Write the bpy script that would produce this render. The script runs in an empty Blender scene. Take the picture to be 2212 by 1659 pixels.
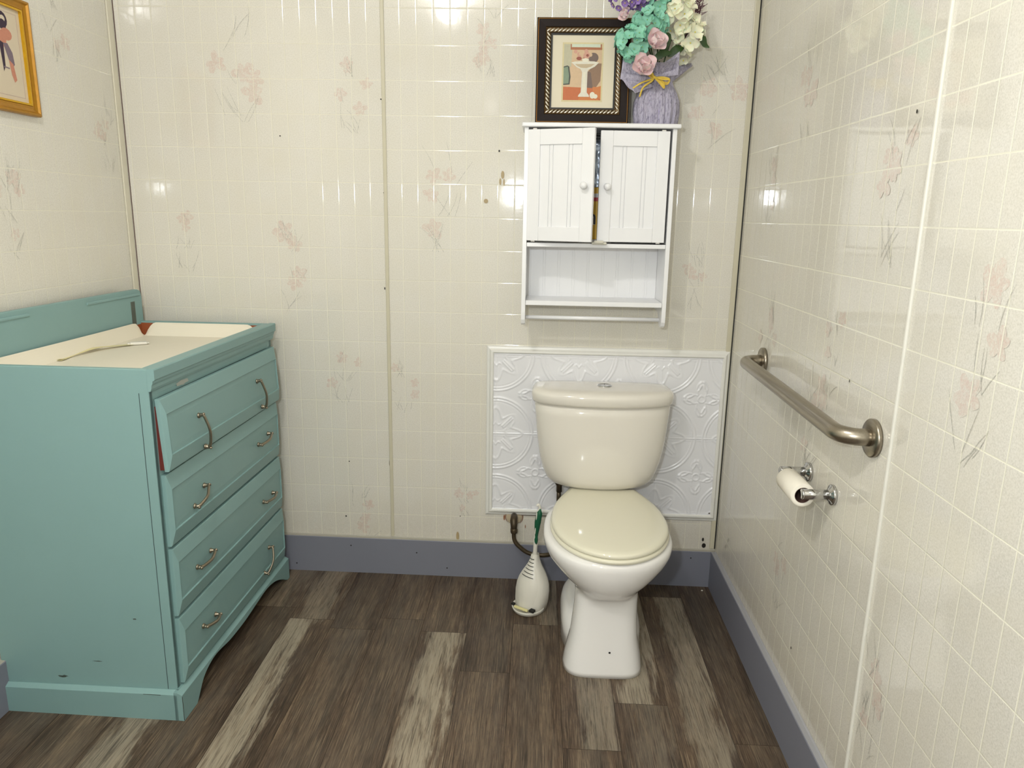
import bpy, bmesh, math, random
from mathutils import Vector, Matrix, noise
PI = math.pi
sin, cos = math.sin, math.cos
S = bpy.context.scene
C = S.collection

# ------------------------------------------------------------------ camera
CAMH = 1.3936; CAMD = 2.65
F_PX, YAW, PITCH, ROLL = 1573.77, -0.036446, -0.225972, 0.017418
def _ray(x, f, y):                      # camera right / forward / up  ->  world
    c, s = cos(ROLL), sin(ROLL); x, y = c*x - s*y, s*x + c*y
    c, s = cos(PITCH), sin(PITCH); f, y = c*f - s*y, s*f + c*y
    c, s = cos(YAW), sin(YAW); return Vector((c*x + s*f, -s*x + c*f, y))
cam = bpy.data.objects.new('camera', bpy.data.cameras.new('camera'))
C.objects.link(cam)
R_, U_, F_ = _ray(1, 0, 0), _ray(0, 0, 1), _ray(0, 1, 0)
M = Matrix((R_, U_, -F_)).transposed().to_4x4(); M.translation = Vector((0, -CAMD, CAMH))
cam.matrix_world = M
cam.data.sensor_width = 36; cam.data.lens = 36*F_PX/2212
cam.data.clip_start = 0.02
S.camera = cam

# ------------------------------------------------------------------ light
S.view_settings.view_transform = 'Standard'; S.view_settings.look = 'None'
S.view_settings.gamma = 1; S.view_settings.use_curve_mapping = False
S.view_settings.exposure = 0.0
w = bpy.data.worlds.new('world'); S.world = w; w.use_nodes = True
w.node_tree.nodes['Background'].inputs[0].default_value = (0.9, 0.95, 1, 1)
w.node_tree.nodes['Background'].inputs[1].default_value = 0.3
def lamp(name, kind, loc, power, col, radius=0.05, rot=None, size=None):
    l = bpy.data.lights.new(name, kind); l.energy = power; l.color = col
    if kind == 'AREA':
        l.shape = 'RECTANGLE'; l.size, l.size_y = size
    else: l.shadow_soft_size = radius
    o = bpy.data.objects.new(name, l); C.objects.link(o); o.location = loc
    if rot: o.rotation_euler = rot
    return o
lamp('ceiling_bulb', 'POINT', (-0.57, -1.94, 2.54), 31, (1, 0.985, 0.975), 0.045)
lamp('camera_flash', 'POINT', (-0.19, -2.70, 1.55), 50, (0.91, 0.96, 1.0), 0.03)

# ------------------------------------------------------------------ helpers
def srgb(r, g, b):
    f = lambda c: (c/255/12.92) if c/255 <= .04045 else ((c/255+.055)/1.055)**2.4
    return (f(r), f(g), f(b), 1)
class NT:
    def __init__(s, name):
        s.m = bpy.data.materials.new(name); s.m.use_nodes = True
        s.t = s.m.node_tree; s.b = s.t.nodes['Principled BSDF']
    def n(s, kind, **kw):
        x = s.t.nodes.new(kind)
        for k, v in kw.items(): setattr(x, k, v)
        return x
    def put(s, sock, v):
        if hasattr(v, 'is_linked') or isinstance(v, bpy.types.NodeSocket): s.t.links.new(v, sock)
        elif v is not None: sock.default_value = v
    def math(s, op, a, b=None, c=None, clamp=False):
        x = s.n('ShaderNodeMath', operation=op, use_clamp=clamp)
        for i, v in enumerate((a, b, c)):
            if v is not None: s.put(x.inputs[i], v)
        return x.outputs[0]
    def mix(s, f, a, b, blend='MIX'):
        x = s.n('ShaderNodeMix', data_type='RGBA', blend_type=blend)
        s.put(x.inputs[0], f); s.put(x.inputs[6], a); s.put(x.inputs[7], b)
        return x.outputs[2]
    def coord(s): return s.n('ShaderNodeTexCoord').outputs['Object']
    def sep(s, v):
        x = s.n('ShaderNodeSeparateXYZ'); s.put(x.inputs[0], v); return x.outputs
    def comb(s, a, b, c):
        x = s.n('ShaderNodeCombineXYZ')
        for i, v in enumerate((a, b, c)): s.put(x.inputs[i], v)
        return x.outputs[0]
    def noise(s, v, scale, detail=3, rough=.5, dist=0):
        x = s.n('ShaderNodeTexNoise'); s.put(x.inputs['Vector'], v)
        x.inputs['Scale'].default_value = scale; x.inputs['Detail'].default_value = detail
        x.inputs['Roughness'].default_value = rough; x.inputs['Distortion'].default_value = dist
        return x.outputs[0]
    def ramp(s, f, stops):
        x = s.n('ShaderNodeValToRGB'); s.put(x.inputs[0], f); e = x.color_ramp.elements
        while len(e) < len(stops): e.new(.5)
        for i, (p, c) in enumerate(stops): e[i].position = p; e[i].color = c
        return x.outputs[0]
    def bump(s, h, strength=.3, dist=.002, normal=None):
        x = s.n('ShaderNodeBump'); s.put(x.inputs['Height'], h)
        x.inputs['Strength'].default_value = strength; x.inputs['Distance'].default_value = dist
        if normal is not None: s.put(x.inputs['Normal'], normal)
        return x.outputs[0]
    def set(s, base=None, rough=None, metal=None, normal=None, **kw):
        if base is not None: s.put(s.b.inputs['Base Color'], base)
        if rough is not None: s.put(s.b.inputs['Roughness'], rough)
        if metal is not None: s.put(s.b.inputs['Metallic'], metal)
        if normal is not None: s.put(s.b.inputs['Normal'], normal)
        for k, v in kw.items(): s.put(s.b.inputs[k.replace('_', ' ')], v)
        return s.m
def plain(name, col, rough=.5, metal=0, var=.06, scale=30, bump=0, **kw):
    t = NT(name); nz = t.noise(t.coord(), scale, 4)
    f = t.math('MULTIPLY', nz, var)
    dark = tuple(c*(1-3*var) for c in col[:3]) + (1,)
    base = t.mix(t.math('MULTIPLY', nz, min(1, var*8)), col, dark)
    nrm = t.bump(nz, bump, .002) if bump else None
    return t.set(base, rough, metal, nrm, **kw)

class MB:
    """collects shapes and links them as ONE mesh object"""
    def __init__(s): s.v = []; s.f = []; s.mi = []; s.sm = []; s.m = 0; s.smooth = False
    def add(s, vs, fs):
        o = len(s.v); s.v += [Vector(v) for v in vs]
        for f in fs: s.f.append([o+i for i in f]); s.mi.append(s.m); s.sm.append(s.smooth)
        return s
    def box(s, a, b):
        (x0, y0, z0), (x1, y1, z1) = a, b
        vs = [(x, y, z) for x in (x0, x1) for y in (y0, y1) for z in (z0, z1)]
        return s.add(vs, [(0, 1, 3, 2), (4, 6, 7, 5), (0, 4, 5, 1), (2, 3, 7, 6), (0, 2, 6, 4), (1, 5, 7, 3)])
    def bbox(s, a, b, r=.003):
        """box with rounded edges"""
        bm = bmesh.new()
        (x0, y0, z0), (x1, y1, z1) = a, b
        bmesh.ops.create_cube(bm, size=1)
        for v in bm.verts: v.co = Vector(((x0+x1)/2+v.co.x*(x1-x0), (y0+y1)/2+v.co.y*(y1-y0), (z0+z1)/2+v.co.z*(z1-z0)))
        r = min(r, .49*min(abs(x1-x0), abs(y1-y0), abs(z1-z0)))
        bmesh.ops.bevel(bm, geom=bm.edges[:], offset=r, segments=2, profile=.5, affect='EDGES')
        bm.verts.index_update()
        s.add([v.co for v in bm.verts], [[v.index for v in f.verts] for f in bm.faces]); bm.free(); return s
    def loft(s, rings, cap0=True, cap1=True, closed=True):
        n = len(rings[0]); vs = [p for r in rings for p in r]; fs = []
        for i in range(len(rings)-1):
            for j in range(n if closed else n-1):
                k = (j+1) % n
                fs.append((i*n+j, i*n+k, (i+1)*n+k, (i+1)*n+j))
        if cap0: fs.append(tuple(range(n))[::-1])
        if cap1: fs.append(tuple(range((len(rings)-1)*n, len(rings)*n)))
        return s.add(vs, fs)
    def tube(s, pts, r, n=12, caps=True):
        pts = [Vector(p) for p in pts]; rings = []; up = None
        for i, p in enumerate(pts):
            d = (pts[min(i+1, len(pts)-1)] - pts[max(i-1, 0)]).normalized()
            if up is None: up = d.orthogonal().normalized()
            up = (up - d*up.dot(d)).normalized(); side = d.cross(up)
            ri = r[i] if isinstance(r, (list, tuple)) else r
            rx, ry = ri if isinstance(ri, tuple) else (ri, ri)
            rings.append([p + up*cos(2*PI*k/n)*rx + side*sin(2*PI*k/n)*ry for k in range(n)])
        return s.loft(rings, caps, caps)
    def lathe(s, prof, c, axis=(0, 0, 1), n=32, caps=True):
        ax = Vector(axis).normalized(); u = ax.orthogonal().normalized(); v = ax.cross(u); c = Vector(c)
        return s.loft([[c + ax*h + (u*cos(2*PI*k/n) + v*sin(2*PI*k/n))*r for k in range(n)] for r, h in prof], caps, caps)
    def poly(s, pts): return s.add(pts, [tuple(range(len(pts)))])
    def prism(s, pts, d):
        d = Vector(d); return s.loft([[Vector(p) for p in pts], [Vector(p)+d for p in pts]])
    def grid(s, fn, nu, nv):
        vs = [fn(i/nu, j/nv) for j in range(nv+1) for i in range(nu+1)]; w_ = nu+1
        return s.add(vs, [(j*w_+i, j*w_+i+1, (j+1)*w_+i+1, (j+1)*w_+i) for j in range(nv) for i in range(nu)])
    def xf(s, Mx, start=0):
        for i in range(start, len(s.v)): s.v[i] = Mx @ s.v[i]
        return s
    def build(s, name, mats, parent=None, recalc=True, bevel=0):
        me = bpy.data.meshes.new(name)
        me.from_pydata([tuple(v) for v in s.v], [], s.f)
        for i, p in enumerate(me.polygons): p.material_index = s.mi[i]; p.use_smooth = s.sm[i]
        for m in (mats if isinstance(mats, (list, tuple)) else [mats]): me.materials.append(m)
        if recalc:
            bm = bmesh.new(); bm.from_mesh(me); bmesh.ops.recalc_face_normals(bm, faces=bm.faces); bm.to_mesh(me); bm.free()
        o = bpy.data.objects.new(name, me); C.objects.link(o)
        if parent is not None: o.parent = parent
        if bevel:
            b = o.modifiers.new('bevel', 'BEVEL'); b.width = bevel; b.segments = 2; b.limit_method = 'ANGLE'; b.angle_limit = .6
        return o
def tag(o, label=None, cat=None, group=None, kind=None):
    if label: o['label'] = label
    if cat: o['category'] = cat
    if group: o['group'] = group
    if kind: o['kind'] = kind
    return o
def thing(name, label, cat, loc=(0, 0, 0), rot=None, group=None):
    o = bpy.data.objects.new(name, None); C.objects.link(o); o.location = loc; o.empty_display_size = .1
    if rot: o.rotation_euler = rot
    return tag(o, label, cat, group)
def struct(mb, name, m, **kw): return tag(mb.build(name, m, **kw), kind='structure')
def bez(p, n=12):
    """smooth curve through points"""
    p = [Vector(q) for q in p]; out = []
    P = [2*p[0]-p[1]] + p + [2*p[-1]-p[-2]]
    for i in range(1, len(P)-2):
        for k in range(n):
            t = k/n; a, b, c, d = P[i-1:i+3]
            out.append(.5*((2*b)+(c-a)*t+(2*a-5*b+4*c-d)*t*t+(3*b-a-3*c+d)*t**3))
    out.append(p[-1]); return out
def lerp(a, b, t): return a+(b-a)*t
def interp(tab, x):
    if x <= tab[0][0]: return tab[0][1]
    for (a, u), (b, v) in zip(tab, tab[1:]):
        if x <= b: return lerp(u, v, (x-a)/(b-a))
    return tab[-1][1]
def flz(x): return -0.0075*(x+0.2)          # the floor dips slightly to the right

# ------------------------------------------------------------------ materials
XR, XL, TP = 0.704, -1.487, 0.0569
def tile_mat(name, axis, u0, tint=None, amount=0.0, lw=.0010, lc=(234, 230, 212)):
    t = NT(name); co = t.coord(); X = t.sep(co); u = X[axis]; v = X[2]
    U = t.math('DIVIDE', t.math('SUBTRACT', u, u0), TP); V = t.math('DIVIDE', t.math('SUBTRACT', v, 1.956), TP*2)
    du = t.math('MULTIPLY', t.math('PINGPONG', U, .5), TP); dv = t.math('MULTIPLY', t.math('PINGPONG', V, .5), TP*2)
    d = t.math('MINIMUM', du, dv)
    wob = t.math('MULTIPLY', t.noise(co, 260, 2), .0010)
    d = t.math('ADD', d, wob)
    line = t.math('SUBTRACT', 1, t.math('MULTIPLY', t.math('SUBTRACT', d, lw), 1300, clamp=True))
    speck = t.noise(co, 300, 3, .75); cloud = t.noise(co, 9, 4); fine = t.noise(co, 90, 3, .6)
    base = t.ramp(speck, [(.28, srgb(203, 200, 189)), (.5, srgb(222, 218, 208)), (.72, srgb(233, 230, 221))])
    base = t.mix(t.math('MULTIPLY', t.math('SUBTRACT', cloud, .35, clamp=True), .9), base, srgb(219, 213, 194))
    grime = t.math('MULTIPLY', t.math('SUBTRACT', .34, v, clamp=True), t.math('MULTIPLY', fine, 1.7))
    base = t.mix(grime, base, srgb(150, 132, 100))
    if tint:
        base = t.mix(t.math('MULTIPLY', t.math('SUBTRACT', t.noise(co, 70, 5, .8, 1.5), .36, clamp=True), amount*3.2, clamp=True), base, tint)
    base = t.mix(line, base, srgb(*lc))
    # every tile is slightly tilted and pillowed
    idv = t.comb(t.math('FLOOR', U), t.math('FLOOR', V), 0.37)
    wn = t.n('ShaderNodeTexWhiteNoise', noise_dimensions='3D'); t.put(wn.inputs['Vector'], idv)
    c = t.n('ShaderNodeVectorMath', operation='SUBTRACT'); t.put(c.inputs[0], wn.outputs['Color']); c.inputs[1].default_value = (.5, .5, .5)
    sc = t.n('ShaderNodeVectorMath', operation='SCALE'); t.put(sc.inputs[0], c.outputs[0]); sc.inputs['Scale'].default_value = .007
    g = t.n('ShaderNodeNewGeometry')
    ad = t.n('ShaderNodeVectorMath', operation='ADD'); t.put(ad.inputs[0], g.outputs['Normal']); t.put(ad.inputs[1], sc.outputs[0])
    nm = t.n('ShaderNodeVectorMath', operation='NORMALIZE'); t.put(nm.inputs[0], ad.outputs[0])
    dd = t.math('DIVIDE', t.math('MINIMUM', du, dv), .0034, clamp=True)
    groove = t.math('SUBTRACT', 1, t.math('POWER', t.math('SUBTRACT', 1, dd), 2))
    n0 = t.bump(groove, 1.0, .00045, nm.outputs[0])
    h = t.math('ADD', t.math('MULTIPLY', t.noise(co, 30, 2), .26), t.math('MULTIPLY', speck, .008))
    n1 = t.bump(h, .35, .0016, n0)
    return t.set(base, .055, 0, n1, Specular_IOR_Level=.75)
wallB = tile_mat('wall_tileboard_back', 0, -.497)
wallS = tile_mat('wall_tileboard_side', 1, -1.243, lw=.0016, lc=(240, 237, 220))
wallL = tile_mat('wall_tileboard_left', 1, -1.243)
PINK, STEM = srgb(205, 160, 148), srgb(120, 125, 118)
decB = [tile_mat('back_print_pink', 0, -.497, PINK, .5), tile_mat('back_print_stem', 0, -.497, STEM, .8)]
decS = [tile_mat('side_print_pink', 1, -1.243, PINK, .5, .0016, (240, 237, 220)), tile_mat('side_print_stem', 1, -1.243, STEM, .8, .0016, (240, 237, 220))]
blackm = plain('black_speck', srgb(28, 22, 18), .6)
rustm = plain('rust_stain', srgb(150, 92, 52), .6, var=.1)
stainm = plain('beige_residue', srgb(178, 158, 118), .5)
trimw = plain('cream_trim', srgb(222, 216, 196), .3)
trimc = plain('cream_seam_strip', srgb(205, 199, 176), .3)
whitet = plain('white_seam_strip', srgb(232, 230, 220), .3)
basem = plain('blue_grey_baseboard_paint', srgb(126, 128, 140), .5, var=.05, scale=8, bump=.05)
ledge = plain('lit_ledge_paint', srgb(164, 164, 168), .6)  # baseboard paint made paler: light from above is put into the colour
caulk = plain('dull_caulk', srgb(176, 172, 160), .6)
ceilm = plain('ceiling_paint', srgb(235, 232, 222), .8)

def teal_mat():
    t = NT('teal_paint'); co = t.coord()
    a = t.noise(co, 7, 5, .6); b = t.noise(co, 120, 3, .6)
    base = t.mix(t.math('MULTIPLY', a, .5), srgb(131, 165, 164), srgb(121, 154, 150))
    sc = t.math('GREATER_THAN', t.noise(co, 26, 6, .75), .73)
    base = t.mix(t.math('MULTIPLY', sc, .35), base, srgb(80, 92, 84))
    return t.set(base, .45, 0, t.bump(b, .06, .001))
teal = teal_mat()
tealdk = plain('dark_gap', srgb(30, 44, 46), .7)
creamliner = plain('cream_liner_board', srgb(238, 231, 213), .5, var=.04, scale=12)
redwood = plain('reddish_bare_wood', srgb(150, 78, 42), .55, var=.08, scale=40)
reddark = plain('dark_red_drawer_wood', srgb(104, 36, 28), .6, var=.08)
metalb = plain('worn_brass', srgb(156, 146, 128), .32, .9, var=.1, scale=60)
whitep = plain('white_satin_paint', srgb(240, 240, 241), .28, var=.015)
cer = NT('bone_ceramic').set(srgb(229, 224, 214), .06, Specular_IOR_Level=.5, Coat_Weight=.3)
cerw = NT('bone_ceramic_bowl').set(srgb(241, 239, 236), .06, Specular_IOR_Level=.5, Coat_Weight=.3)
seatm = NT('cream_plastic_seat').set(srgb(232, 228, 207), .07, Specular_IOR_Level=.5)
chrome = NT('chrome').set(srgb(200, 200, 200), .12, 1)
def steel():
    t = NT('brushed_steel'); X = t.sep(t.coord())
    n = t.noise(t.comb(t.math('MULTIPLY', X[0], 200), t.math('MULTIPLY', X[1], 8), t.math('MULTIPLY', X[2], 200)), 3, 3)
    return t.set(t.mix(n, srgb(150, 142, 128), srgb(178, 170, 156)), .3, 1, t.bump(n, .05, .001))
steelm = steel()
paper = plain('tissue_paper', srgb(240, 234, 220), .9, var=.02, bump=.1, scale=200)
card = plain('brown_cardboard_core', srgb(98, 72, 62), .8)
whiteplastic = plain('white_plastic', srgb(232, 228, 216), .3, var=.04, scale=60)
darkm = plain('dark_slot', srgb(26, 26, 24), .7)
greenm = plain('green_rubber_grip', srgb(18, 92, 62), .45)
pipem = plain('tarnished_hose', srgb(84, 72, 54), .4, .5, var=.12, scale=80)
embossm = plain('white_vinyl_embossed', srgb(233, 233, 236), .22, var=.01)
mouldm = plain('white_vinyl_moulding', srgb(232, 231, 225), .3, var=.03, scale=20)

# ------------------------------------------------------------------ the room
YF, ZC = -3.7, 2.62
rnd = random.Random(7)
def floral(mb, plane, cu, cv, size, seed, k=1.0):
    """a faint printed spray of blossoms with thin stems on a wall plane"""
    r = random.Random(seed)
    r_cnt = [0]
    def P(u, v, off=.0004):
        return {'B': (u, -off, v), 'R': (XR-off, u, v), 'L': (XL+off, u, v)}[plane]
    mb.m = 1
    for b in range(r.choice((3, 4, 5))):
        a = r.uniform(0, 2*PI); rr = size*r.uniform(.1, .42)
        bu, bv = cu+cos(a)*rr*.8, cv+sin(a)*rr*1.1; ps = size*r.uniform(.10, .16)
        for q in range(5):
            r_cnt[0] += 1; oo = .0003+.00003*r_cnt[0]
            t0 = a+q*2*PI/5+r.uniform(-.2, .2); L = ps*r.uniform(.7, 1.1)
            pts = []
            for i in range(10):
                th = 2*PI*i/10; l = L*(.5+.5*cos(th)); wd = L*.33*sin(th)*(1+.2*r.uniform(-1, 1))
                pts.append(P(bu+cos(t0)*l-sin(t0)*wd, bv+sin(t0)*l+cos(t0)*wd, .0+oo))
            mb.poly(pts)
    mb.m = 2
    for b in range(13):
        r_cnt[0] += 1; oo = .0003+.00003*r_cnt[0]
        a = PI/2+r.uniform(-.75, .75); L = size*r.uniform(.15, .36); bend = r.uniform(-.6, .6)
        su, sv = cu+r.uniform(-.15, .15)*size, cv+r.choice((-.62, -.55, -.2, .15, .3))*size
        pu, pv = su, sv; lft, rgt = [], []
        for i in range(7):
            th = a+bend*i/6; wd = .0008*(1-.8*abs(i/6-.4))
            lft.append(P(pu-sin(th)*wd, pv+cos(th)*wd, oo)); rgt.append(P(pu+sin(th)*wd, pv-cos(th)*wd, oo))
            pu += cos(th)*L/6; pv += sin(th)*L/6
        mb.add(lft+rgt, [(i, i+1, 8+i, 7+i) for i in range(6)])
def specks(mb, plane, pts, m, rad=.0025):
    mb.m = m
    for (u, v, *rr) in pts:
        ra = rr[0] if rr else rad; rb = rr[1] if len(rr) > 1 else ra
        P = lambda a: {'B': (u+ra*cos(a), -.0024, v+rb*sin(a)), 'R': (XR-.0024, u+ra*cos(a), v+rb*sin(a)), 'L': (XL+.0024, u+ra*cos(a), v+rb*sin(a))}[plane]
        mb.poly([P(2*PI*i/9) for i in range(9)])
mb = MB(); mb.poly([(XL, 0, -.05), (XR, 0, -.05), (XR, 0, ZC), (XL, 0, ZC)])
for i, (u, v, s) in enumerate([(-1.074, 1.886, .3), (-.675, 1.816, .24), (-.907, 1.212, .28), (-.734, .82, .2), (-.507, .772, .18), (-.348, 1.45, .3),
                               (.584, 1.792, .26), (-.681, .245, .22), (-.27, .33, .14), (-.2, 1.98, .2), (.56, 1.2, .2), (-1.3, 1.3, .2)]):
    floral(mb, 'B', u, v, s, 11+i)
specks(mb, 'B', [(-.925, 1.655), (-.566, 1.78), (-.5627, 1.468), (-.562, .46, .003, .015), (-.567, 1.13, .002, .005), (-.155, 1.615, .003, .004), (-.72, .462), (-.74, .235, .003),
                 (-.29, .25, .002), (.66, .16, .008, .01), (.655, .185, .004, .008), (-.153, .35, .002, .007)], 3)
specks(mb, 'B', [(-.142, 1.535, .006, .014), (-.150, 1.512, .004, .012), (-.137, 1.51, .003, .012), (-.20, 1.445, .008, .008), (-.30, .165, .006, .02)], 5)
specks(mb, 'B', [(-.118, .25, .003, .012), (-.035, .215, .0015, .008)], 4)
struct(mb, 'wall_back', [wallB, decB[0], decB[1], blackm, rustm, stainm], recalc=False)
mb = MB(); mb.poly([(XR, 0, -.05), (XR, YF, -.05), (XR, YF, ZC), (XR, 0, ZC)])
for i, (u, v, s) in enumerate([(-.822, .908, .22), (-1.123, 1.467, .26), (-1.47, 1.19, .3), (-.403, 1.057, .24), (-1.294, .442, .22), (-.7, .42, .2), (-.55, 1.75, .25), (-.3, 1.5, .2), (-.9, 1.1, .2)]):
    floral(mb, 'R', u, v, s, 41+i)
specks(mb, 'R', [(-1.165, 1.60, .003, .004), (-1.017, 1.045, .002, .004), (-1.235, .30, .003, .006), (-.86, .27, .003, .004)], 3)
struct(mb, 'wall_right', [wallS, decS[0], decS[1], blackm], recalc=False)
mb = MB(); mb.poly([(XL, 0, -.05), (XL, 0, ZC), (XL, YF, ZC), (XL, YF, -.05)])
for i, (u, v, s) in enumerate([(-.10, 1.644, .2), (-.33, 1.95, .2), (-.6, 1.4, .24)]): floral(mb, 'L', u, v, s, 71+i)
struct(mb, 'wall_left', [wallL, decS[0], decS[1]], recalc=False)
struct(MB().poly([(XL, YF, -.05), (XL, YF, ZC), (XR, YF, ZC), (XR, YF, -.05)]), 'wall_front', wallB, recalc=False)
struct(MB().poly([(XL, 0, ZC), (XR, 0, ZC), (XR, YF, ZC), (XL, YF, ZC)]), 'ceiling', ceilm, recalc=False)

# floor of vinyl planks running towards the back wall
def floor_mat():
    t = NT('wood_look_vinyl_plank'); at = t.n('ShaderNodeVertexColor', layer_name='plank')
    A = t.sep(at.outputs['Color']); co = t.coord(); X = t.sep(co)
    off = t.math('MULTIPLY', A[1], 37.0)
    def st(sx, sy, o=0): return t.comb(t.math('ADD', t.math('MULTIPLY', X[0], sx), off), t.math('ADD', t.math('MULTIPLY', X[1], sy), off), o)
    broad = t.noise(st(13, 1.3), 1.0, 5, .6, .5)
    streak = t.noise(st(55, 3.2, 3), 1.0, 5, .65, .6)
    grain = t.noise(st(360, 9, 7), 1.0, 4, .7, .3)
    flake = t.noise(st(48, 5, 11), 1.0, 6, .7, .5)
    f = t.math('ADD', t.math('MULTIPLY', broad, .8), t.math('MULTIPLY', streak, .7))
    f = t.math('ADD', f, t.math('SUBTRACT', t.math('MULTIPLY', grain, 1.3), .65))
    f = t.math('ADD', f, t.math('SUBTRACT', A[0], .83))
    col = t.ramp(f, [(.12, srgb(44, 35, 28)), (.38, srgb(74, 59, 47)), (.62, srgb(106, 88, 70)), (.92, srgb(156, 138, 114))])
    col = t.mix(t.math('MULTIPLY', t.math('SUBTRACT', t.noise(st(9, 2.2, 5), 1, 3), .5, clamp=True), 2.4, clamp=True), col, srgb(84, 76, 70))
    mot = t.noise(t.comb(t.math('ADD', t.math('MULTIPLY', X[0], 40), off), t.math('ADD', t.math('MULTIPLY', X[1], 22), off), 2.0), 1, 6, .75, .8)
    col = t.mix(t.math('MULTIPLY', t.math('SUBTRACT', mot, .5, clamp=True), 3.0, clamp=True), col, srgb(58, 50, 44))
    # a pale worn band that wanders along some planks
    lu = t.math('FRACT', t.math('DIVIDE', t.math('SUBTRACT', X[0], .563), .157))
    cen = t.math('ADD', at.outputs['Alpha'], t.math('MULTIPLY', t.math('SUBTRACT', t.noise(st(2, 2.6, 21), 1, 4), .5), .9))
    cen = t.math('ADD', cen, t.math('MULTIPLY', t.math('SUBTRACT', flake, .5), 1.1))
    band = t.math('SUBTRACT', 1, t.math('DIVIDE', t.math('ABSOLUTE', t.math('SUBTRACT', lu, cen)), .42), clamp=True)
    band = t.math('MULTIPLY', t.math('MULTIPLY', band, 2.2, clamp=True), A[2])
    tex = t.math('MULTIPLY', t.math('SUBTRACT', t.math('ADD', t.math('MULTIPLY', flake, .7), t.math('MULTIPLY', grain, .6)), .46, clamp=True), 4.5, clamp=True)
    col = t.mix(t.math('MULTIPLY', t.math('MULTIPLY', band, tex), .66), col, srgb(178, 168, 148))
    dk = t.math('MULTIPLY', t.math('SUBTRACT', .43, t.noise(st(110, 6, 15), 1, 5, .7, .8), clamp=True), 7, clamp=True)
    col = t.mix(t.math('MULTIPLY', dk, .75), col, srgb(40, 32, 26))
    line2 = t.math('MULTIPLY', t.math('SUBTRACT', t.noise(st(520, 7, 31), 1, 3, .6, .2), .56, clamp=True), 8, clamp=True)
    col = t.mix(t.math('MULTIPLY', line2, .4), col, srgb(170, 150, 122))
    line3 = t.math('MULTIPLY', t.math('SUBTRACT', .42, t.noise(st(460, 8, 41), 1, 3, .6, .2), clamp=True), 9, clamp=True)
    col = t.mix(t.math('MULTIPLY', line3, .6), col, srgb(36, 28, 23))
    h = t.math('ADD', t.math('MULTIPLY', grain, .5), t.math('MULTIPLY', flake, .5))
    return t.set(col, .42, 0, t.bump(h, .35, .0012), Specular_IOR_Level=.35)
floorm = floor_mat(); gapm = plain('plank_gap', srgb(30, 25, 21), .8)
mb = MB(); cols = []
mb.m = 1; mb.poly([(XL-.02, YF, flz(XL)-.0012), (XR+.02, YF, flz(XR)-.0012), (XR+.02, .02, flz(XR)-.0012), (XL-.02, .02, flz(XL)-.0012)]); cols.append((0, 0, 0, 1)); mb.m = 0
joint = {-11: -.2, -10: -.7, -9: -.30, -8: -.37, -7: -.421, -6: -.345, -5: -.416, -4: -.629, -3: -.345, -2: -.95, -1: -.75, 0: -.114, 1: -.9, 2: -.5}
tones = {(-9, 0): .58, (-9, 1): .44, (-8, 0): .56, (-8, 1): .52, (-7, 0): .47, (-7, 1): .48, (-6, 0): .50, (-6, 1): .45, (-5, 0): .5, (-5, 1): .56,
         (-4, 0): .44, (-4, 1): .54, (-3, 0): .5, (-3, 1): .57, (-2, 0): .56, (-1, 0): .58, (-1, 1): .5, (0, 0): .42, (0, 1): .58, (1, 0): .46}
flk = {(-5, 1): (1.0, .55), (-8, 1): (1.0, .25), (-8, 0): (.5, .5), (-1, 0): (1, .6), (-2, 0): (.6, .65), (-3, 0): (.5, .8), (0, 1): (.75, .7), (-9, 0): (.3, .5), (-10, 1): (.8, .5), (-1, 1): (.3, .5)}
for k in range(-13, 3):
    x0 = .563+.157*(k-1); x1 = x0+.157; x0 = max(x0, XL-.01); x1 = min(x1, XR+.01)
    if x1 <= x0: continue
    ys = [.01]; j = joint.get(k, -.4)
    while j > YF: ys.append(j); j -= 1.22
    ys.append(YF)
    for i in range(len(ys)-1):
        g = .0006; y0, y1 = ys[i]-g, ys[i+1]+g
        mb.add([(x0+g, y0, flz(x0)), (x1-g, y0, flz(x1)), (x1-g, y1, flz(x1)), (x0+g, y1, flz(x0))], [(0, 1, 2, 3)])
        cols.append((tones.get((k, i), .5+rnd.uniform(-.06, .08)), rnd.random(), *flk.get((k, i), (.12, .5))))
fo = mb.build('floor', [floorm, gapm], recalc=True); tag(fo, kind='structure')
ca = fo.data.color_attributes.new('plank', 'FLOAT_COLOR', 'CORNER')
for p in fo.data.polygons:
    for li in p.loop_indices: ca.data[li].color = cols[p.index]
for p in fo.data.polygons:
    if p.normal.z < 0: p.flip()

# baseboards, corner strips, seam strips
def baseboard(name, a, b, nrm, h=.1476, th=.018):
    """a, b floor points along the wall; nrm into the room"""
    a, b, nrm = Vector(a), Vector(b), Vector(nrm)
    prof = [(0, -.004), (th, -.004), (th, h-.002), (th-.002, h), (.0, h)]
    mb = MB(); mb.loft([[p+nrm*d+Vector((0, 0, z)) for d, z in prof] for p in (a, b)])
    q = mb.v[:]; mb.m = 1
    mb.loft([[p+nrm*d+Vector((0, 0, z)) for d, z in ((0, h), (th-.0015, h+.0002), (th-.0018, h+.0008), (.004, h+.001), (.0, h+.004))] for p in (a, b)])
    return mb
mb = baseboard('b', (XL, -.0005, flz(XL)), (XR, -.0005, flz(XR)), (0, -1, 0))
mb.m = 2
for x, z in ((-.94, .03), (-.72, .115), (-.46, .095), (-.34, .035), (.61, .12)):
    mb.poly([(x+.003*cos(2*PI*i/8), -.0195, z+flz(x)+.003*sin(2*PI*i/8)) for i in range(8)])
struct(mb, 'baseboard_back', [basem, caulk, darkm])
struct(baseboard('b', (XR-.0005, -.019, flz(XR)), (XR-.0005, YF, flz(XR)), (-1, 0, 0)), 'baseboard_right', [basem, ledge])
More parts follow.
